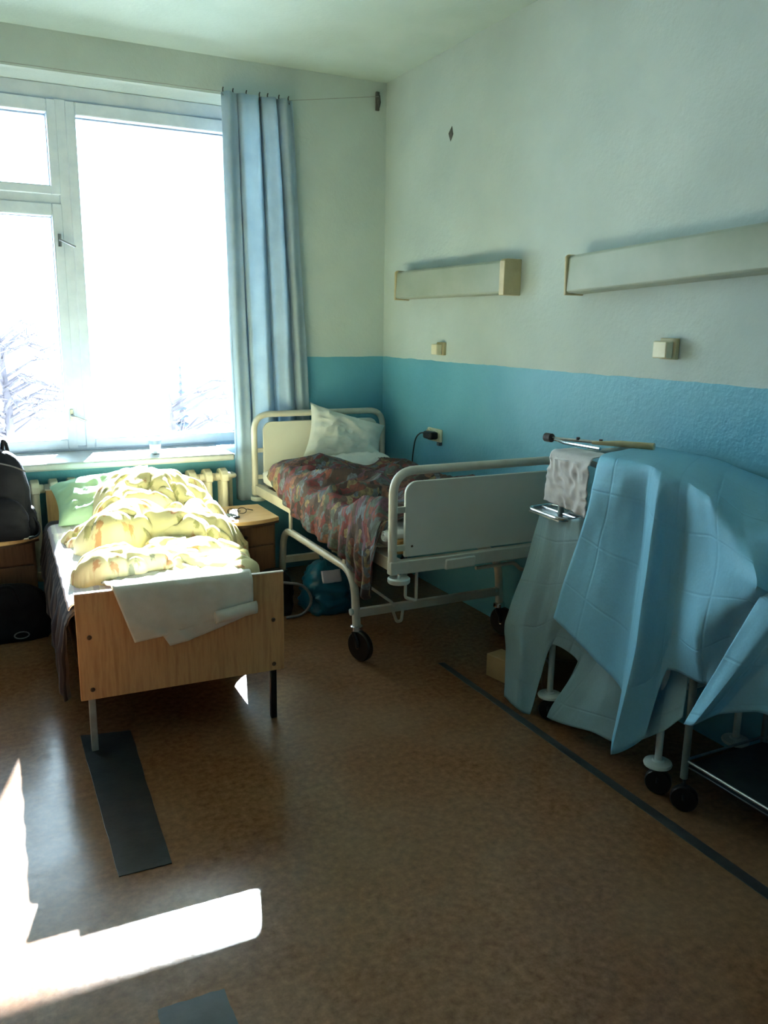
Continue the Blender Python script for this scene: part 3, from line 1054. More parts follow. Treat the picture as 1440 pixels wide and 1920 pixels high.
# the pale sheet turned over the blanket along the left edge
def top_sheet():
    nu, nv = 90, 40
    P = np.zeros((nu, nv, 3))
    for i in range(nu):
        s_ = i / (nu - 1)
        v = 1.42 - s_ * 1.36
        for j in range(nv):
            q = j / (nv - 1) * 0.66
            lift = 0.014 * max(0, ridge(s_ * 8 + 2, q * 4, 9)) + 0.008 * nz(s_ * 14, q * 9, 2)
            if q < 0.60:
                u, z = 0.58 - q + 0.03, 0.572 + lift
            else:
                d = q - 0.60
                u, z = 0.01 - 0.030 * math.sin(min(d / 0.05, 1.57)), 0.572 - d * d * 7 + lift
            P[i, j] = (u, v + 0.015 * nz(q * 4, s_ * 6, 7), z)
    o = MB(wb).grid(P, grid_uv(P)).build('top_sheet', 'ticking', None, solid=0.004)
    tag(o, 'pale striped sheet showing along the left edge of the wooden bed', 'sheet')
top_sheet()

# heaped duvet
LOBES = [  # u, v, ru, rv, height, steepness
    (0.50, 1.30, 0.31, 0.34, 0.270, 0.45), (0.38, 1.10, 0.24, 0.20, 0.225, 0.40), (0.66, 1.16, 0.22, 0.28, 0.165, 0.45),
    (0.34, 0.80, 0.30, 0.26, 0.205, 0.36), (0.61, 0.84, 0.22, 0.26, 0.155, 0.40), (0.15, 0.98, 0.135, 0.20, 0.105, 0.45),
    (0.205, 0.33, 0.195, 0.20, 0.135, 0.34), (0.36, 0.36, 0.17, 0.14, 0.105, 0.40), (0.86, 1.32, 0.16, 0.24, 0.085, 0.5),
    (0.52, 0.40, 0.28, 0.34, 0.060, 0.4), (0.45, 0.60, 0.32, 0.22, 0.075, 0.5)]
def duvet():
    nu, nv = 190, 240
    U0, U1, V0, V1 = -0.06, 1.00, 0.08, 1.66
    P = np.zeros((nu, nv, 3))
    for i in range(nu):
        for j in range(nv):
            u = U0 + (U1 - U0) * i / (nu - 1)
            v = V0 + (V1 - V0) * j / (nv - 1)
            uw = u + 0.060 * nz(u * 4, v * 4, 1) + 0.022 * nz(u * 11, v * 11, 2)
            vw = v + 0.080 * nz(u * 4, v * 3, 5) + 0.030 * nz(u * 10, v * 9, 6)
            acc = 0.0
            for (a, b, ru, rv, h, st) in LOBES:
                d = ((uw - a) / ru) ** 2 + ((vw - b) / (rv * (0.55 if vw < b else 1.15))) ** 2
                if d < 1:
                    acc += (h * (1 - d) ** st) ** 8
            h = acc ** 0.125
            k = min(1.0, h / 0.06)
            h += k * (0.020 * ridge(u * 3.4 + 0.8 * v, v * 5.0, 3) - 0.050 * max(0.0, ridge(u * 3.0 - 1.5 * v, v * 4.2 + u * 2, 11)) ** 5
                      - 0.018 * max(0.0, ridge(u * 6.5 + v * 3, v * 7.5 - u * 3, 17)) ** 6 + 0.007 * ridge(u * 14, v * 15, 8))
            base = 0.562
            if u > 0.80:           # slides over the right edge of the mattress
                base -= 1.0 * (u - 0.80)
            z = base + h - 0.03 * max(0.0, 1 - h / 0.02)
            if u > 0.80 and h > 0.004:
                z = max(z, 0.42)
            P[i, j] = (u, v, z)
    m = MB(wb)
    m.grid(P, grid_uv(P))
    # keep only the heap itself
    keep, hh = [], 0.0
    for f in m.f:
        if any(P[k // nv, k % nv][2] > (0.557 if P[k // nv, k % nv][0] <= 0.80 else 0.557 - 1.0 * (P[k // nv, k % nv][0] - 0.80)) for k in f):
            keep.append(f)
    m.f = keep
    o = m.build('duvet', 'floral', None, solid=0.008)
    tag(o, 'crumpled pale yellow floral duvet heaped on the wooden bed', 'duvet')
duvet()

gp = pillow_mesh([wb((0.03, 1.32, 0.59)), wb((0.56, 1.26, 0.60)), wb((0.54, 1.68, 0.82)), wb((0.015, 1.66, 0.735))], (-0.1, -0.4, 1), 0.055, 5.5, pinch=0.08).build('pillow', 'green_pillow')
tag(gp, 'pale green pillow half under the duvet on the wooden bed', 'pillow')

# towel over the footboard
def towel():
    t = thing('towel', 'white towel folded over the footboard of the wooden bed', 'towel', wb((0.40, 0, 0.645)))
    for lay, (ua, ub, uc, ud, zl, zr, off) in enumerate(((0.135, 0.655, 0.200, 0.655, 0.432, 0.520, 0.0), (0.20, 0.640, 0.33, 0.655, 0.408, 0.500, -0.006))):
        nu, nv = 56, 46
        P = np.zeros((nu, nv, 3))
        for i in range(nu):
            s_ = i / (nu - 1)
            for j in range(nv):
                w = j / (nv - 1)
                top_u = ua + (ub - ua) * s_
                bot_u = uc + (ud - uc) * s_
                zend = zl + (zr - zl) * s_ ** 1.3
                if w < 0.40:                       # lying on the bedding behind the board
                    q = w / 0.40
                    u, v, z = top_u - 0.02 * (1 - q), 0.26 - 0.232 * q, 0.600 + 0.038 * q ** 2 + 0.014 * max(0, ridge(s_ * 6, q * 3, 3))
                elif w < 0.52:                     # over the edge
                    q = (w - 0.40) / 0.12
                    u, v, z = top_u, 0.028 * math.cos(q * math.pi) , 0.638 + 0.018 * math.sin(q * math.pi)
                    v = 0.026 * math.cos(q * math.pi) - 0.0
                else:
                    q = (w - 0.52) / 0.48
                    u = top_u + (bot_u - top_u) * q
                    z = 0.638 + (zend - 0.638) * q
                    v = -0.026 - 0.006 * math.sin(q * 3) - 0.008 * max(0, nz(s_ * 7, q * 3, 3)) - 0.010 * s_ ** 6
                P[i, j] = (u, v + off * (1 if w > 0.45 else 0) * -1 * 0.8, z - (0.010 if lay else 0))
        MB(wb).grid(P, grid_uv(P)).build('towel_layer', 'towel', t, solid=0.007)
    # rolled right-hand end
    m = MB(wb)
    sp = [((0.006 + 0.024 * k / 30) * math.cos(k / 30 * 13), (0.006 + 0.024 * k / 30) * math.sin(k / 30 * 13)) for k in range(31)]
    P = np.zeros((31, 10, 3))
    for k in range(31):
        for j in range(10):
            P[k, j] = (0.645 + sp[k][0] * 0.7, -0.030 - j * 0.0035 + 0.0, 0.535 + sp[k][1])
    for k in range(31):
        for j in range(10):
            P[k, j] = (0.50 + 0.165 * j / 9, -0.052 + sp[k][0] * 0.75, 0.500 + 0.022 * j / 9 + sp[k][1])
    m.grid(P, grid_uv(P)).build('rolled_edge', 'towel', t, solid=0.005)
towel()


# ------------------------------------------------------------------ bedside cabinets
def cabinet(label, x0, x1, yf, yb, top, bow):
    cx = (x0 + x1) / 2
    t = thing('bedside_cabinet', label, 'cabinet', (cx, (yf + yb) / 2, 0), 'brown bedside cabinets')
    b = MB().box(x0 + 0.02, x1 - 0.02, yf + bow, yb, 0.05, top - 0.022).build('body', 'cab', t, bevel=0.003)
    poly = [(x1, yb), (x0, yb), (x0, yf + bow * 0.8)]
    for k in range(15):
        s_ = k / 14
        poly.append((x0 + (x1 - x0) * s_, yf + bow * 0.8 * (2 * s_ - 1) ** 2))
    poly.append((x1, yf + bow * 0.8))
    MB().prism(poly[:2] + poly[3:-1], 'z', top - 0.022, top).build('table_top', 'cab_top', t, bevel=0.003)
    MB().prism([(x, y + 0.006) for x, y in poly[:2]] + [(x, y + 0.004) for x, y in poly[3:-1]], 'z', top - 0.034, top - 0.022).build('under_edge', 'cab_edge', t)
    dr = MB().box(x0 + 0.032, x1 - 0.032, yf + bow - 0.014, yf + bow, top - 0.155, top - 0.045).build('drawer', 'cab', t, bevel=0.002)
    do = MB().box(x0 + 0.032, x1 - 0.032, yf + bow - 0.014, yf + bow, 0.07, top - 0.165).build('door', 'cab', t, bevel=0.002)
    MB().lathe([(0.006, 0), (0.006, 0.01), (0.012, 0.016), (0.010, 0.024), (0.002, 0.026)], (cx, yf + bow - 0.014, top - 0.10), (0, -1, 0), 14).build('knob', 'cab_edge', dr)
    MB().lathe([(0.006, 0), (0.006, 0.01), (0.012, 0.016), (0.010, 0.024), (0.002, 0.026)], (x0 + 0.07, yf + bow - 0.014, top - 0.25), (0, -1, 0), 14).build('knob', 'cab_edge', do)
    for x in (x0 + 0.04, x1 - 0.04):
        for y in (yf + bow + 0.03, yb - 0.03):
            MB().lathe([(0.014, 0), (0.018, 0.05)], (x, y, 0), n=10).build('foot', 'cab_edge', t)
cabinet('brown bedside cabinet between the two beds with small things on top', 1.155, 1.565, 4.36, 4.80, 0.525, 0.07)
cabinet('brown bedside cabinet at the left edge carrying the backpack', -0.13, 0.290, 4.42, 4.82, 0.525, 0.12)
CT = 0.525

ph = thing('mobile_phone', 'small grey mobile phone on the cabinet between the beds', 'phone', (1.305, 4.50, CT))
rz = Matrix.Rotation(0.35, 3, 'Z')
MB().obox((1.31, 4.50, CT + 0.008), (0.048, 0.098, 0.015), rz).build('phone_body', 'phone_body', ph, bevel=0.005)
MB().obox((1.308, 4.506, CT + 0.0165), (0.038, 0.058, 0.002), rz).build('screen', 'phone_screen', ph)
sb = MB().obox((1.245, 4.60, CT + 0.019), (0.085, 0.060, 0.038), Matrix.Rotation(-0.15, 3, 'Z')).build('small_box', 'soap', None, bevel=0.006)
tag(sb, 'small pale yellow box on the cabinet between the beds', 'box')
gl = thing('spectacles', 'dark folded spectacles lying behind the phone on the cabinet', 'glasses', (1.38, 4.58, CT))
for x in (1.335, 1.395):
    MB().tube([(x + 0.026 * math.cos(a), 4.575 + 0.01 * math.sin(a), CT + 0.018 + 0.015 * math.sin(a)) for a in [k / 16 * 2 * math.pi for k in range(17)]], 0.0022, 6).build('lens_rim', 'black_plastic', gl)
for x, x2 in ((1.312, 1.40), (1.42, 1.475)):
    MB().tube(round_path([(x, 4.575, CT + 0.02), (x + 0.02, 4.625, CT + 0.014), (x2, 4.62, CT + 0.005)], 0.02), 0.0025, 6).build('temple', 'black_plastic', gl)
pp = MB()
Pp = np.zeros((14, 10, 3))
for i in range(14):
    for j in range(10):
        Pp[i, j] = (1.205 + 0.10 * i / 13, 4.405 + 0.075 * j / 9, CT + 0.006 + 0.016 * max(0, nz(i * 0.45, j * 0.5, 3)))
tag(pp.grid(Pp, grid_uv(Pp)).build('crumpled_paper', 'paper', None, solid=0.001), 'crumpled white paper at the front of the cabinet between the beds', 'paper')

# backpack on the left cabinet
def blob(cx, cy, z0, rx, ry, h, seed, name, mat, parent=None, ex=0.45, top=0.55, wr=0.012, n=40, nv=26, sag=0.0):
    """lumpy soft body standing on z0; rounded-box plan, rounded top"""
    P = np.zeros((n + 1, nv, 3))
    for i in range(n + 1):
        a = 2 * math.pi * i / n
        c, s_ = math.cos(a), math.sin(a)
        for j in range(nv):
            t = j / (nv - 1)
            z = h * t
            prof = max(0.0, 1 - t ** (2 / top)) ** 0.5 * (1 + sag * math.sin(math.pi * min(1, t * 1.4)))
            if t < 0.08:
                prof *= 0.90 + 0.10 * (t / 0.08)
            x = abs(c) ** ex * (1 if c >= 0 else -1) * rx * prof
            y = abs(s_) ** ex * (1 if s_ >= 0 else -1) * ry * prof
            w = wr * (nz(c * 2.2 + seed, s_ * 2.2, t * 5) + 0.5 * nz(c * 6 + seed, s_ * 6, t * 12))
            P[i, j] = (cx + x * (1 + w / max(rx, .01)), cy + y * (1 + w / max(ry, .01)), z0 + z)
    P[n] = P[0]
    m = MB()
    m.grid(P)
    m.f.append(tuple(range(0, n * nv, nv)))
    return m.build(name, mat, parent, sharp=1.2)

bp = thing('backpack', 'dark navy backpack standing on the left cabinet', 'backpack', (0.10, 4.55, CT))
blob(0.088, 4.57, CT, 0.178, 0.095, 0.455, 1.0, 'main_body', 'backpack', bp, 0.5, 0.34, 0.008)
blob(0.095, 4.47, CT, 0.150, 0.050, 0.22, 3.0, 'front_pocket', 'backpack', bp, 0.5, 0.4, 0.007)
blob(0.262, 4.55, CT, 0.030, 0.060, 0.15, 6.0, 'side_pocket', 'backpack', bp, 0.6, 0.4, 0.004)
for x in (0.075, 0.165):
    MB().tube(round_path([(x - 0.012, 4.60, CT + 0.42), (x - 0.004, 4.60, CT + 0.487), (x + 0.010, 4.61, CT + 0.470), (x + 0.018, 4.62, CT + 0.41)], 0.02), [0.011] + [0.009] * 14 + [0.011], 8).build('carry_loop', 'backpack', bp)
MB().tube([(-0.05 + 0.30 * k / 20, 4.476 - 0.003 * math.sin(k), CT + 0.34 + 0.05 * math.sin(k / 20 * math.pi)) for k in range(21)], 0.004, 6).build('zip', 'zip', bp)
MB().tube(round_path([(0.27, 4.50, CT + 0.10), (0.295, 4.48, CT + 0.06), (0.29, 4.46, CT + 0.01), (0.24, 4.42, CT + 0.006)], 0.03), 0.006, 8).build('strap', 'backpack', bp)
tp = MB().box(0.185, 0.265, 4.435, 4.475, CT, CT + 0.006).build('paper_slip', 'paper')
tag(tp, 'white slip of paper under the backpack on the left cabinet', 'paper')

# dark holdall on the floor in front of the left cabinet
hd = thing('holdall', 'black cloth holdall on the floor before the left cabinet', 'bag', (0.12, 4.46, 0))
blob(0.115, 4.455, 0.0, 0.205, 0.065, 0.300, 11.0, 'bag_body', 'black_bag', hd, 0.5, 0.45, 0.018)
MB().tube(round_path([(0.02, 4.40, 0.20), (0.04, 4.375, 0.30), (0.14, 4.375, 0.31), (0.17, 4.40, 0.20)], 0.04), 0.008, 8).build('handle', 'black_bag', hd)
MB().tube([(0.165 + 0.035 * math.cos(a), 4.380, 0.040 + 0.018 * math.sin(a)) for a in [k / 14 * 2 * math.pi for k in range(15)]], 0.0035, 6).build('buckle', 'zip', hd)

# bags under the metal bed
tb = thing('plastic_bag', 'teal plastic bag stuffed full under the metal bed', 'bag', (1.79, 4.22, 0))
blob(1.785, 4.22, 0.0, 0.145, 0.12, 0.30, 21.0, 'bag_body', 'teal_bag', tb, 0.7, 0.5, 0.040)
for k in (-1, 1):
    MB().tube(round_path([(1.76, 4.20 + 0.03 * k, 0.28), (1.74, 4.19 + 0.05 * k, 0.345), (1.80, 4.19 + 0.05 * k, 0.35), (1.83, 4.20 + 0.03 * k, 0.28)], 0.03), 0.010, 8).build('bag_handle', 'teal_bag', tb)
Pq = np.zeros((12, 8, 3))
for i in range(12):
    for j in range(8):
        x = 1.705 + 0.115 * i / 11
        z = 0.195 + 0.065 * j / 7
        Pq[i, j] = (x, 4.096 + 0.30 * max(0, abs(x - 1.775) - 0.03) ** 1.3 + 0.45 * (z - 0.195) + 0.006 * nz(i * .5, j * .6, 2), z)
MB().grid(Pq, grid_uv(Pq)).build('lilac_patch', 'lilac', tb, solid=0.002)  # pale lilac patch on the front of the bag
bb = thing('shoulder_bag', 'black shoulder bag with a looping strap at the end of the wooden bed', 'bag', (1.49, 4.27, 0))
blob(1.475, 4.27, 0.0, 0.10, 0.075, 0.27, 31.0, 'bag_body', 'black_bag', bb, 0.5, 0.4, 0.012)
MB().tube(round_path([(1.50, 4.20, 0.20), (1.61, 4.14, 0.19), (1.655, 4.12, 0.10), (1.60, 4.12, 0.02), (1.50, 4.14, 0.012)], 0.06), 0.008, 8).build('strap', 'zip', bb)


# ------------------------------------------------------------------ draped trolleys by the right wall
TX0, TX1 = 2.060, 2.50
def trolley_leg(t, x, y, top, disc=True):
    lg = MB().lathe([(0.013, 0.108), (0.013, top)], (x, y, 0), n=14).build('leg', 'white_paint' if disc else 'shaded_paint', t)
    if disc:
        MB().lathe([(0.018, 0.118), (0.022, 0.112), (0.048, 0.108), (0.050, 0.102), (0.048, 0.096), (0.014, 0.094)], (x, y, 0), n=28).build('bumper_disc', 'white_paint', lg)
    w = MB()
    w.lathe([(0.010, -0.015), (0.042, -0.015), (0.046, -0.009), (0.046, 0.009), (0.042, 0.015), (0.010, 0.015)], (x - 0.012, y - 0.02, 0.046), (0.8, 0.6, 0), 22)
    wh = w.build('wheel', 'rubber', lg)
    f = MB()
    for s_ in (-1, 1):
        f.tube([(x + 0.018 * 0.8 * s_, y + 0.018 * 0.6 * s_, 0.098), (x - 0.012 + 0.019 * 0.8 * s_, y - 0.02 + 0.019 * 0.6 * s_, 0.046)], 0.006, 8)
    f.build('wheel_fork', 'rubber', lg)

def trolley_shelf(t, x0, x1, y0, y1, z, mat='white_paint', rim=0.02):
    s_ = MB().box(x0, x1, y0, y1, z - 0.004, z + 0.002).build('shelf', mat, t, bevel=0.002)
    loop = round_path([(x0, y0 + 0.1, z + rim), (x0, y0, z + rim), (x1, y0, z + rim), (x1, y1, z + rim), (x0, y1, z + rim), (x0, y0 + 0.1, z + rim)], 0.02)
    MB().tube(loop, 0.005, 8, False).build('rim', 'steel', s_)
    return s_

t1 = thing('instrument_trolley', 'white metal trolley on casters under the blue sheet next to the metal bed', 'trolley', (2.28, 2.25, 0), 'draped trolleys')
for x in (TX0 + 0.01, TX1 - 0.02):
    for y in (1.945, 2.560):
        trolley_leg(t1, x + (0.02 if x < 2.2 else 0), y, 1.118 if y > 2.2 else 1.07)
trolley_shelf(t1, TX0 + 0.06, TX1 - 0.02, 1.945, 2.56, 0.865)
trolley_shelf(t1, TX0 + 0.06, TX1 - 0.02, 1.945, 2.56, 0.36)
for y in (1.945, 2.56):
    zr = 1.122 if y > 2.2 else 1.07
    MB().tube([(TX0 + 0.03, y, zr), (TX1 - 0.02, y, zr)], 0.011, 10).build('top_rail', 'white_paint', t1)
for x in (TX0 + 0.01, TX1 - 0.02):
    MB().tube([(x + (0.02 if x < 2.2 else 0), 1.945, 1.07), (x + (0.02 if x < 2.2 else 0), 2.56, 1.122)], 0.011, 10).build('top_rail', 'white_paint', t1)
# little side tray that sticks out towards the bed
tr = MB().prism([(2.008, 2.47), (2.09, 2.44), (2.16, 2.45), (2.16, 2.69), (2.06, 2.70), (2.02, 2.675)], 'z', 0.874, 0.879).build('side_tray', 'steel', t1)
MB().tube(round_path([(2.09, 2.44, 0.886), (2.008, 2.465, 0.886), (2.025, 2.69, 0.886), (2.15, 2.70, 0.886), (2.165, 2.60, 0.886)], 0.03), 0.006, 8).build('tray_rim', 'chrome', tr)
MB().tube([(2.085, 2.46, 0.884), (2.10, 2.69, 0.884)], 0.005, 8).build('tray_rod', 'chrome', tr)
for y in (2.535, 2.50):
    MB().tube([(2.13, y, 0.88), (2.13, y, 1.11)], 0.010, 10).build('tray_post', 'white_paint', t1)

t2 = thing('instrument_trolley', 'white metal trolley with a low shelf at the right edge of the view', 'trolley', (2.28, 1.35, 0), 'draped trolleys')
for x in (TX0 + 0.03, TX1 - 0.02):
    for y in (0.95, 1.825):
        trolley_leg(t2, x, y, 0.98, False)
trolley_shelf(t2, TX0 + 0.03, TX1 - 0.02, 0.95, 1.825, 0.86)
trolley_shelf(t2, TX0 + 0.03, TX1 - 0.02, 0.95, 1.825, 0.155, 'patch')
for y in (0.95, 1.825):
    MB().tube([(TX0 + 0.03, y, 0.985), (TX1 - 0.02, y, 0.985)], 0.011, 10).build('top_rail', 'white_paint', t2)

SHEET_FRONT = [
    [(2.520, 2.563, 1.133), (2.280, 2.451, 1.140), (2.060, 2.323, 1.149), (2.030, 2.316, 1.053), (2.020, 2.328, 0.942), (2.000, 2.388, 0.713), (1.985, 2.436, 0.500)],
    [(2.520, 2.451, 1.133), (2.280, 2.322, 1.143), (2.050, 2.174, 1.154), (2.020, 2.163, 1.062), (2.045, 2.210, 0.915), (2.020, 2.226, 0.663), (2.000, 2.252, 0.424)],
    [(2.520, 2.352, 1.133), (2.280, 2.215, 1.146), (2.050, 2.054, 1.154), (2.065, 2.078, 1.055), (2.085, 2.105, 0.906), (2.060, 2.091, 0.619), (2.030, 2.086, 0.333)],
    [(2.520, 2.325, 1.133), (2.280, 2.176, 1.144), (2.030, 1.994, 1.147), (1.990, 1.965, 1.037), (1.980, 1.965, 0.857), (1.955, 1.968, 0.502), (1.950, 2.033, 0.124)],
    [(2.520, 2.298, 1.133), (2.280, 2.138, 1.142), (2.040, 1.956, 1.138), (2.020, 1.941, 1.022), (2.020, 1.939, 0.860), (2.010, 1.931, 0.526), (2.000, 1.936, 0.223)],
    [(2.520, 2.233, 1.131), (2.280, 2.064, 1.138), (2.055, 1.892, 1.123), (2.060, 1.897, 0.992), (2.060, 1.902, 0.846), (2.055, 1.904, 0.652), (2.040, 1.898, 0.482)],
    [(2.520, 2.144, 1.120), (2.300, 1.987, 1.123), (2.030, 1.774, 1.097), (2.015, 1.751, 1.011), (2.020, 1.749, 0.892), (1.985, 1.741, 0.664), (2.050, 1.765, 0.489)],
    [(2.520, 2.036, 1.100), (2.300, 1.873, 1.102), (2.060, 1.677, 1.031), (1.990, 1.580, 0.973), (1.930, 1.501, 0.910), (2.030, 1.642, 0.743), (2.050, 1.696, 0.508)],
    [(2.520, 1.900, 1.081), (2.300, 1.727, 1.076), (2.080, 1.530, 1.023), (2.060, 1.489, 0.957), (2.050, 1.483, 0.849), (2.050, 1.535, 0.701), (2.060, 1.595, 0.522)],
    [(2.520, 1.600, 1.050), (2.300, 1.420, 1.040), (2.090, 1.300, 1.010), (2.065, 1.300, 0.950), (2.060, 1.310, 0.850), (2.060, 1.330, 0.720), (2.065, 1.370, 0.560)],
    [(2.520, 1.050, 1.030), (2.300, 1.020, 1.030), (2.090, 1.010, 1.000), (2.060, 1.000, 0.950), (2.050, 1.000, 0.850), (2.050, 1.000, 0.720), (2.055, 1.000, 0.560)],
]
SHEET_UNDER = [
    [(2.090, 2.695, 0.866), (2.070, 2.747, 0.619), (2.030, 2.817, 0.351), (2.060, 2.837, 0.203), (2.030, 2.796, 0.008)],
    [(2.040, 2.569, 0.870), (2.030, 2.604, 0.651), (2.000, 2.651, 0.399), (2.000, 2.658, 0.255), (2.000, 2.657, 0.017)],
    [(2.045, 2.511, 0.870), (2.040, 2.533, 0.656), (2.030, 2.592, 0.412), (2.030, 2.610, 0.248), (2.030, 2.605, 0.008)],
    [(2.040, 2.393, 0.902), (2.040, 2.388, 0.698), (2.040, 2.434, 0.511), (2.050, 2.472, 0.429), (2.045, 2.518, 0.350)],
    [(2.110, 2.340, 0.907), (2.100, 2.323, 0.708), (2.090, 2.335, 0.503), (2.090, 2.364, 0.416), (2.080, 2.386, 0.314)],
    [(2.120, 2.294, 0.916), (2.110, 2.272, 0.679), (2.090, 2.292, 0.377), (2.070, 2.393, 0.207), (2.060, 2.530, 0.022)],
    [(2.120, 2.212, 0.933), (2.110, 2.187, 0.683), (2.080, 2.193, 0.394), (2.050, 2.202, 0.246), (2.030, 2.239, 0.098)],
    [(2.120, 2.108, 0.955), (2.120, 2.104, 0.686), (2.100, 2.104, 0.404), (2.080, 2.095, 0.265), (2.060, 2.084, 0.109)],
    [(2.120, 1.988, 0.981), (2.120, 1.958, 0.730), (2.100, 1.920, 0.476), (2.060, 1.893, 0.377), (2.035, 1.880, 0.270)],
    [(2.120, 1.876, 1.005), (2.120, 1.868, 0.757), (2.110, 1.861, 0.497), (2.080, 1.839, 0.415), (2.060, 1.829, 0.337)],
]
SHEET_NEAR = [
    [(2.300, 1.557, 1.093), (2.040, 1.428, 1.060), (1.970, 1.498, 0.911), (1.930, 1.581, 0.679), (1.920, 1.700, 0.401)],
    [(2.300, 1.490, 1.093), (2.040, 1.363, 1.050), (1.960, 1.420, 0.896), (1.930, 1.515, 0.680), (1.910, 1.652, 0.422)],
    [(2.300, 1.424, 1.090), (2.030, 1.280, 1.045), (1.980, 1.338, 0.889), (1.970, 1.469, 0.690), (1.970, 1.619, 0.460)],
    [(2.300, 1.333, 1.090), (2.030, 1.196, 1.040), (1.990, 1.243, 0.904), (1.980, 1.346, 0.720), (1.990, 1.498, 0.518)],
    [(2.300, 1.221, 1.088), (2.030, 1.093, 1.040), (1.980, 1.114, 0.906), (1.970, 1.202, 0.720), (1.970, 1.314, 0.549)],
    [(2.300, 1.093, 1.082), (2.030, 0.975, 1.036), (1.980, 0.972, 0.917), (1.970, 1.032, 0.736), (1.970, 1.086, 0.585)],
]
def lerp_rows(P, n):
    P = np.asarray(P, float)
    out = [P[i] * (1 - k / n) + P[i + 1] * (k / n) for i in range(len(P) - 1) for k in range(n)]
    return np.array(out + [P[-1]])


def sheet(ctrl, name, mat, label, nu=14, nv=16, seed=0.0, wr=0.006, crisp=0.6):
    C = np.array(ctrl, float)
    P = catmull(C, nu) * (1 - crisp) + lerp_rows(C, nu) * crisp
    P = P.transpose(1, 0, 2)
    P = (catmull(P, nv) * 0.65 + lerp_rows(P, nv) * 0.35).transpose(1, 0, 2)
    uv = grid_uv(P)
    for i in range(P.shape[0]):
        for j in range(P.shape[1]):
            u, v = uv[i, j]
            wu = u + 0.10 * nz(u * 3, v * 3, seed + 3)
            d = noise.voronoi(Vector((wu * 6.0, v * 3.2, seed)))[0]
            facet = d[1] - d[0]                      # crumpled facets meeting in creases
            P[i, j, 0] += wr * (ridge(u * 7 + seed, v * 2.2, seed) - 0.4) + wr * 1.3 * (min(facet, 0.5) - 0.25) + wr * 0.5 * nz(u * 16, v * 9, seed)
            P[i, j, 2] = max(P[i, j, 2], 0.004)
    o = MB().grid(P, uv).build(name, mat, None, solid=0.0015)
    return tag(o, label, 'sheet')
sheet(SHEET_UNDER, 'disposable_sheet', 'sheet_b', 'pale grey-blue sheet hanging lowest, nearest the metal bed', seed=1.0)
sheet(SHEET_FRONT, 'disposable_sheet', 'sheet_a', 'large blue disposable sheet with fold lines draped over the trolley tops', seed=4.0)
sheet(SHEET_NEAR, 'disposable_sheet', 'sheet_a', 'blue sheet with a slanting edge at the right edge of the view', seed=7.0)

# white gauze towel on the trolley rail
def gauze():
    nu, nv = 40, 50
    P = np.zeros((nu, nv, 3))
    for i in range(nu):
        s_ = i / (nu - 1)
        y = 2.585 - 0.235 * s_
        for j in range(nv):
            w = j / (nv - 1)
            q = w * 0.36
            wr = 0.010 * ridge(s_ * 4 + w * 3, w * 6 - s_ * 3, 3) * min(1, w * 3)
            if q < 0.10:
                x, z = 2.165 - q, 1.138 + 0.004 * nz(s_ * 5, q * 20, 1)
            elif q < 0.14:
                a = (q - 0.10) / 0.04 * math.pi / 2
                x, z = 2.065 - 0.025 * math.sin(a), 1.138 - 0.025 * (1 - math.cos(a))
            else:
                x, z = 2.040 - wr, 1.113 - (q - 0.14) * (0.80 + 0.1 * s_)
            P[i, j] = (x, y + 0.02 * (w > 0.4) * (w - 0.4) * (1 - s_), z)
    o = MB().grid(P, grid_uv(P)).build('gauze_towel', 'gauze', None, solid=0.003)
    tag(o, 'small crumpled white gauze cloth hung on the trolley rail', 'cloth')
gauze()

# crutch-like pair of rods with a rubber tip, lying on the trolley
cr = thing('crutch', 'thin rods joined at a dark rubber tip, sticking out above the blue sheet', 'crutch', (2.24, 2.85, 1.13))
MB().lathe([(0.012, -0.01), (0.019, -0.006), (0.019, 0.030), (0.013, 0.036)], (2.243, 2.872, 1.142), (0.1, -1, 0), 14).build('rubber_tip', 'dark_grip', cr)
MB().tube([(2.246, 2.835, 1.142), (2.33, 2.68, 1.142), (2.42, 2.46, 1.148)], 0.0065, 8).build('rod', 'steel', cr)
MB().tube([(2.246, 2.835, 1.140), (2.195, 2.69, 1.143), (2.18, 2.46, 1.150)], 0.0065, 8).build('rod', 'chrome', cr)
MB().tube([(2.285, 2.63, 1.147), (2.36, 2.55, 1.149), (2.43, 2.43, 1.149)], [0.006, 0.013, 0.015], 10).build('wrapped_grip', 'lamp_cap', cr)
for p in ((2.30, 2.735, 1.150), (2.345, 2.645, 1.150)):
    MB().lathe([(0.008, -0.006), (0.008, 0.006)], p, (0, 0, 1), 10).build('wing_nut', 'dark_grip', cr)

# bucket and carton under the far trolley
bk = thing('bucket', 'olive enamel bucket on the floor behind the trolley leg', 'bucket', (2.30, 2.76, 0))
MB().lathe([(0.085, 0.0), (0.088, 0.004), (0.115, 0.195), (0.122, 0.200), (0.118, 0.206), (0.110, 0.196), (0.082, 0.010), (0.001, 0.010)], (2.30, 2.735, 0), n=28).build('body', 'bucket', bk)
MB().tube([(2.30 + 0.117 * math.cos(a), 2.735 - 0.03, 0.19 + 0.05 * math.sin(a) * -1) for a in [math.pi * k / 16 for k in range(17)]], 0.004, 8).build('handle', 'steel', bk)
ct = MB().obox((2.155, 2.985, 0.055), (0.10, 0.13, 0.11), Matrix.Rotation(0.2, 3, 'Z')).build('carton', 'carton', None, bevel=0.004)
tag(ct, 'tan carton on the floor at the foot of the metal bed', 'box')

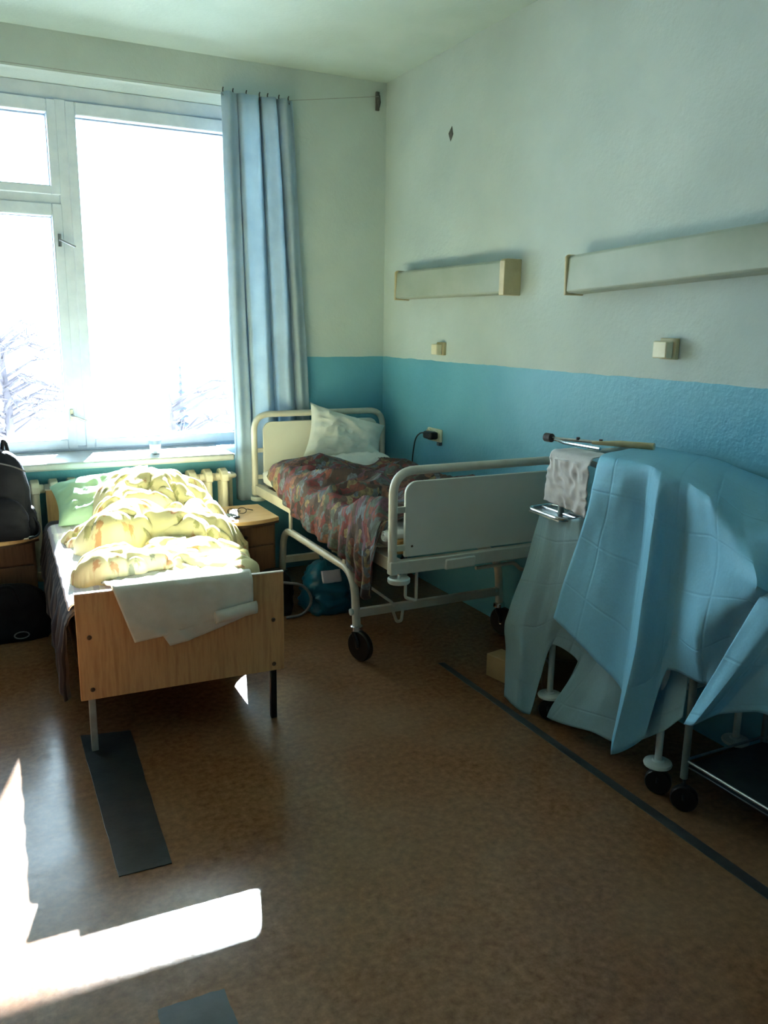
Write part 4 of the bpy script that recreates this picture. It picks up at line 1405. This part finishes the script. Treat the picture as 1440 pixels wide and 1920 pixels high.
# ------------------------------------------------------------------ outside
gnd = struct(MB().box(-60, 60, 5.6, 160, -3.7, -3.5).build('trim_2', 'snow'))
def twig_tree(name, label, x, y, h, spread, seed, mat='bark', n=26):
    rnd = random.Random(seed)
    t = thing(name, label, 'tree', (x, y, -3.5), 'trees outside the window')
    MB().tube([(x, y, -3.5), (x + 0.1, y, -3.5 + h * 0.5), (x - 0.05, y, -3.5 + h)], [0.16, 0.11, 0.03], 8).build('trunk', 'bark', t)
    m = MB()
    for k in range(n):
        z = -3.5 + h * (0.3 + 0.65 * rnd.random())
        a = rnd.random() * 6.28
        L = spread * (0.5 + 0.6 * rnd.random())
        p0 = Vector((x, y, z))
        p1 = p0 + Vector((math.cos(a) * L * 0.5, math.sin(a) * L * 0.5, L * 0.25))
        p2 = p0 + Vector((math.cos(a) * L, math.sin(a) * L, L * 0.3 * rnd.random()))
        m.tube([p0, p1, p2], [0.05, 0.03, 0.012], 5)
        for q in range(7):
            b = p1.lerp(p2, rnd.random())
            m.tube([b, b + Vector((rnd.uniform(-1, 1), rnd.uniform(-1, 1), rnd.uniform(-0.3, 1))) * spread * 0.25], [0.02, 0.008], 4)
    m.build('branches', mat, t)
    if mat == 'needles':
        pass
def conifer(label, x, y, h, r, seed):
    rnd = random.Random(seed)
    t = thing('conifer', label, 'tree', (x, y, -3.5), 'trees outside the window')
    MB().tube([(x, y, -3.5), (x, y, -3.5 + h)], [0.15, 0.02], 8).build('trunk', 'bark', t)
    m = MB()
    for lev in range(16):
        z = -3.5 + h * (0.18 + 0.8 * lev / 15)
        rr = r * (1 - lev / 16.5)
        for k in range(9):
            a = k / 9 * 6.28 + lev
            L = rr * (0.8 + 0.4 * rnd.random())
            d = Vector((math.cos(a), math.sin(a), -0.25))
            s_ = Vector((-math.sin(a), math.cos(a), 0))
            p = Vector((x, y, z))
            m.add([p + s_ * 0.04 * L, p - s_ * 0.04 * L, p + d * L * 0.6 - s_ * 0.22 * L, p + d * L, p + d * L * 0.6 + s_ * 0.22 * L, p + Vector((0, 0, 0.08 * L))], [(0, 1, 2, 3, 4), (5, 2, 3), (5, 3, 4)])
    m.build('foliage', 'needles', t)
conifer('narrow conifer outside, seen low in the wide pane', 5.6, 24.0, 4.2, 0.85, 3)
twig_tree('bare_tree', 'bare spreading tree outside, seen in the middle of the wide pane', 4.1, 18.5, 3.6, 2.2, 11)
twig_tree('bare_tree', 'dense bare tree outside, seen low in the narrow left pane', 1.0, 25.0, 5.6, 2.1, 5, n=60)
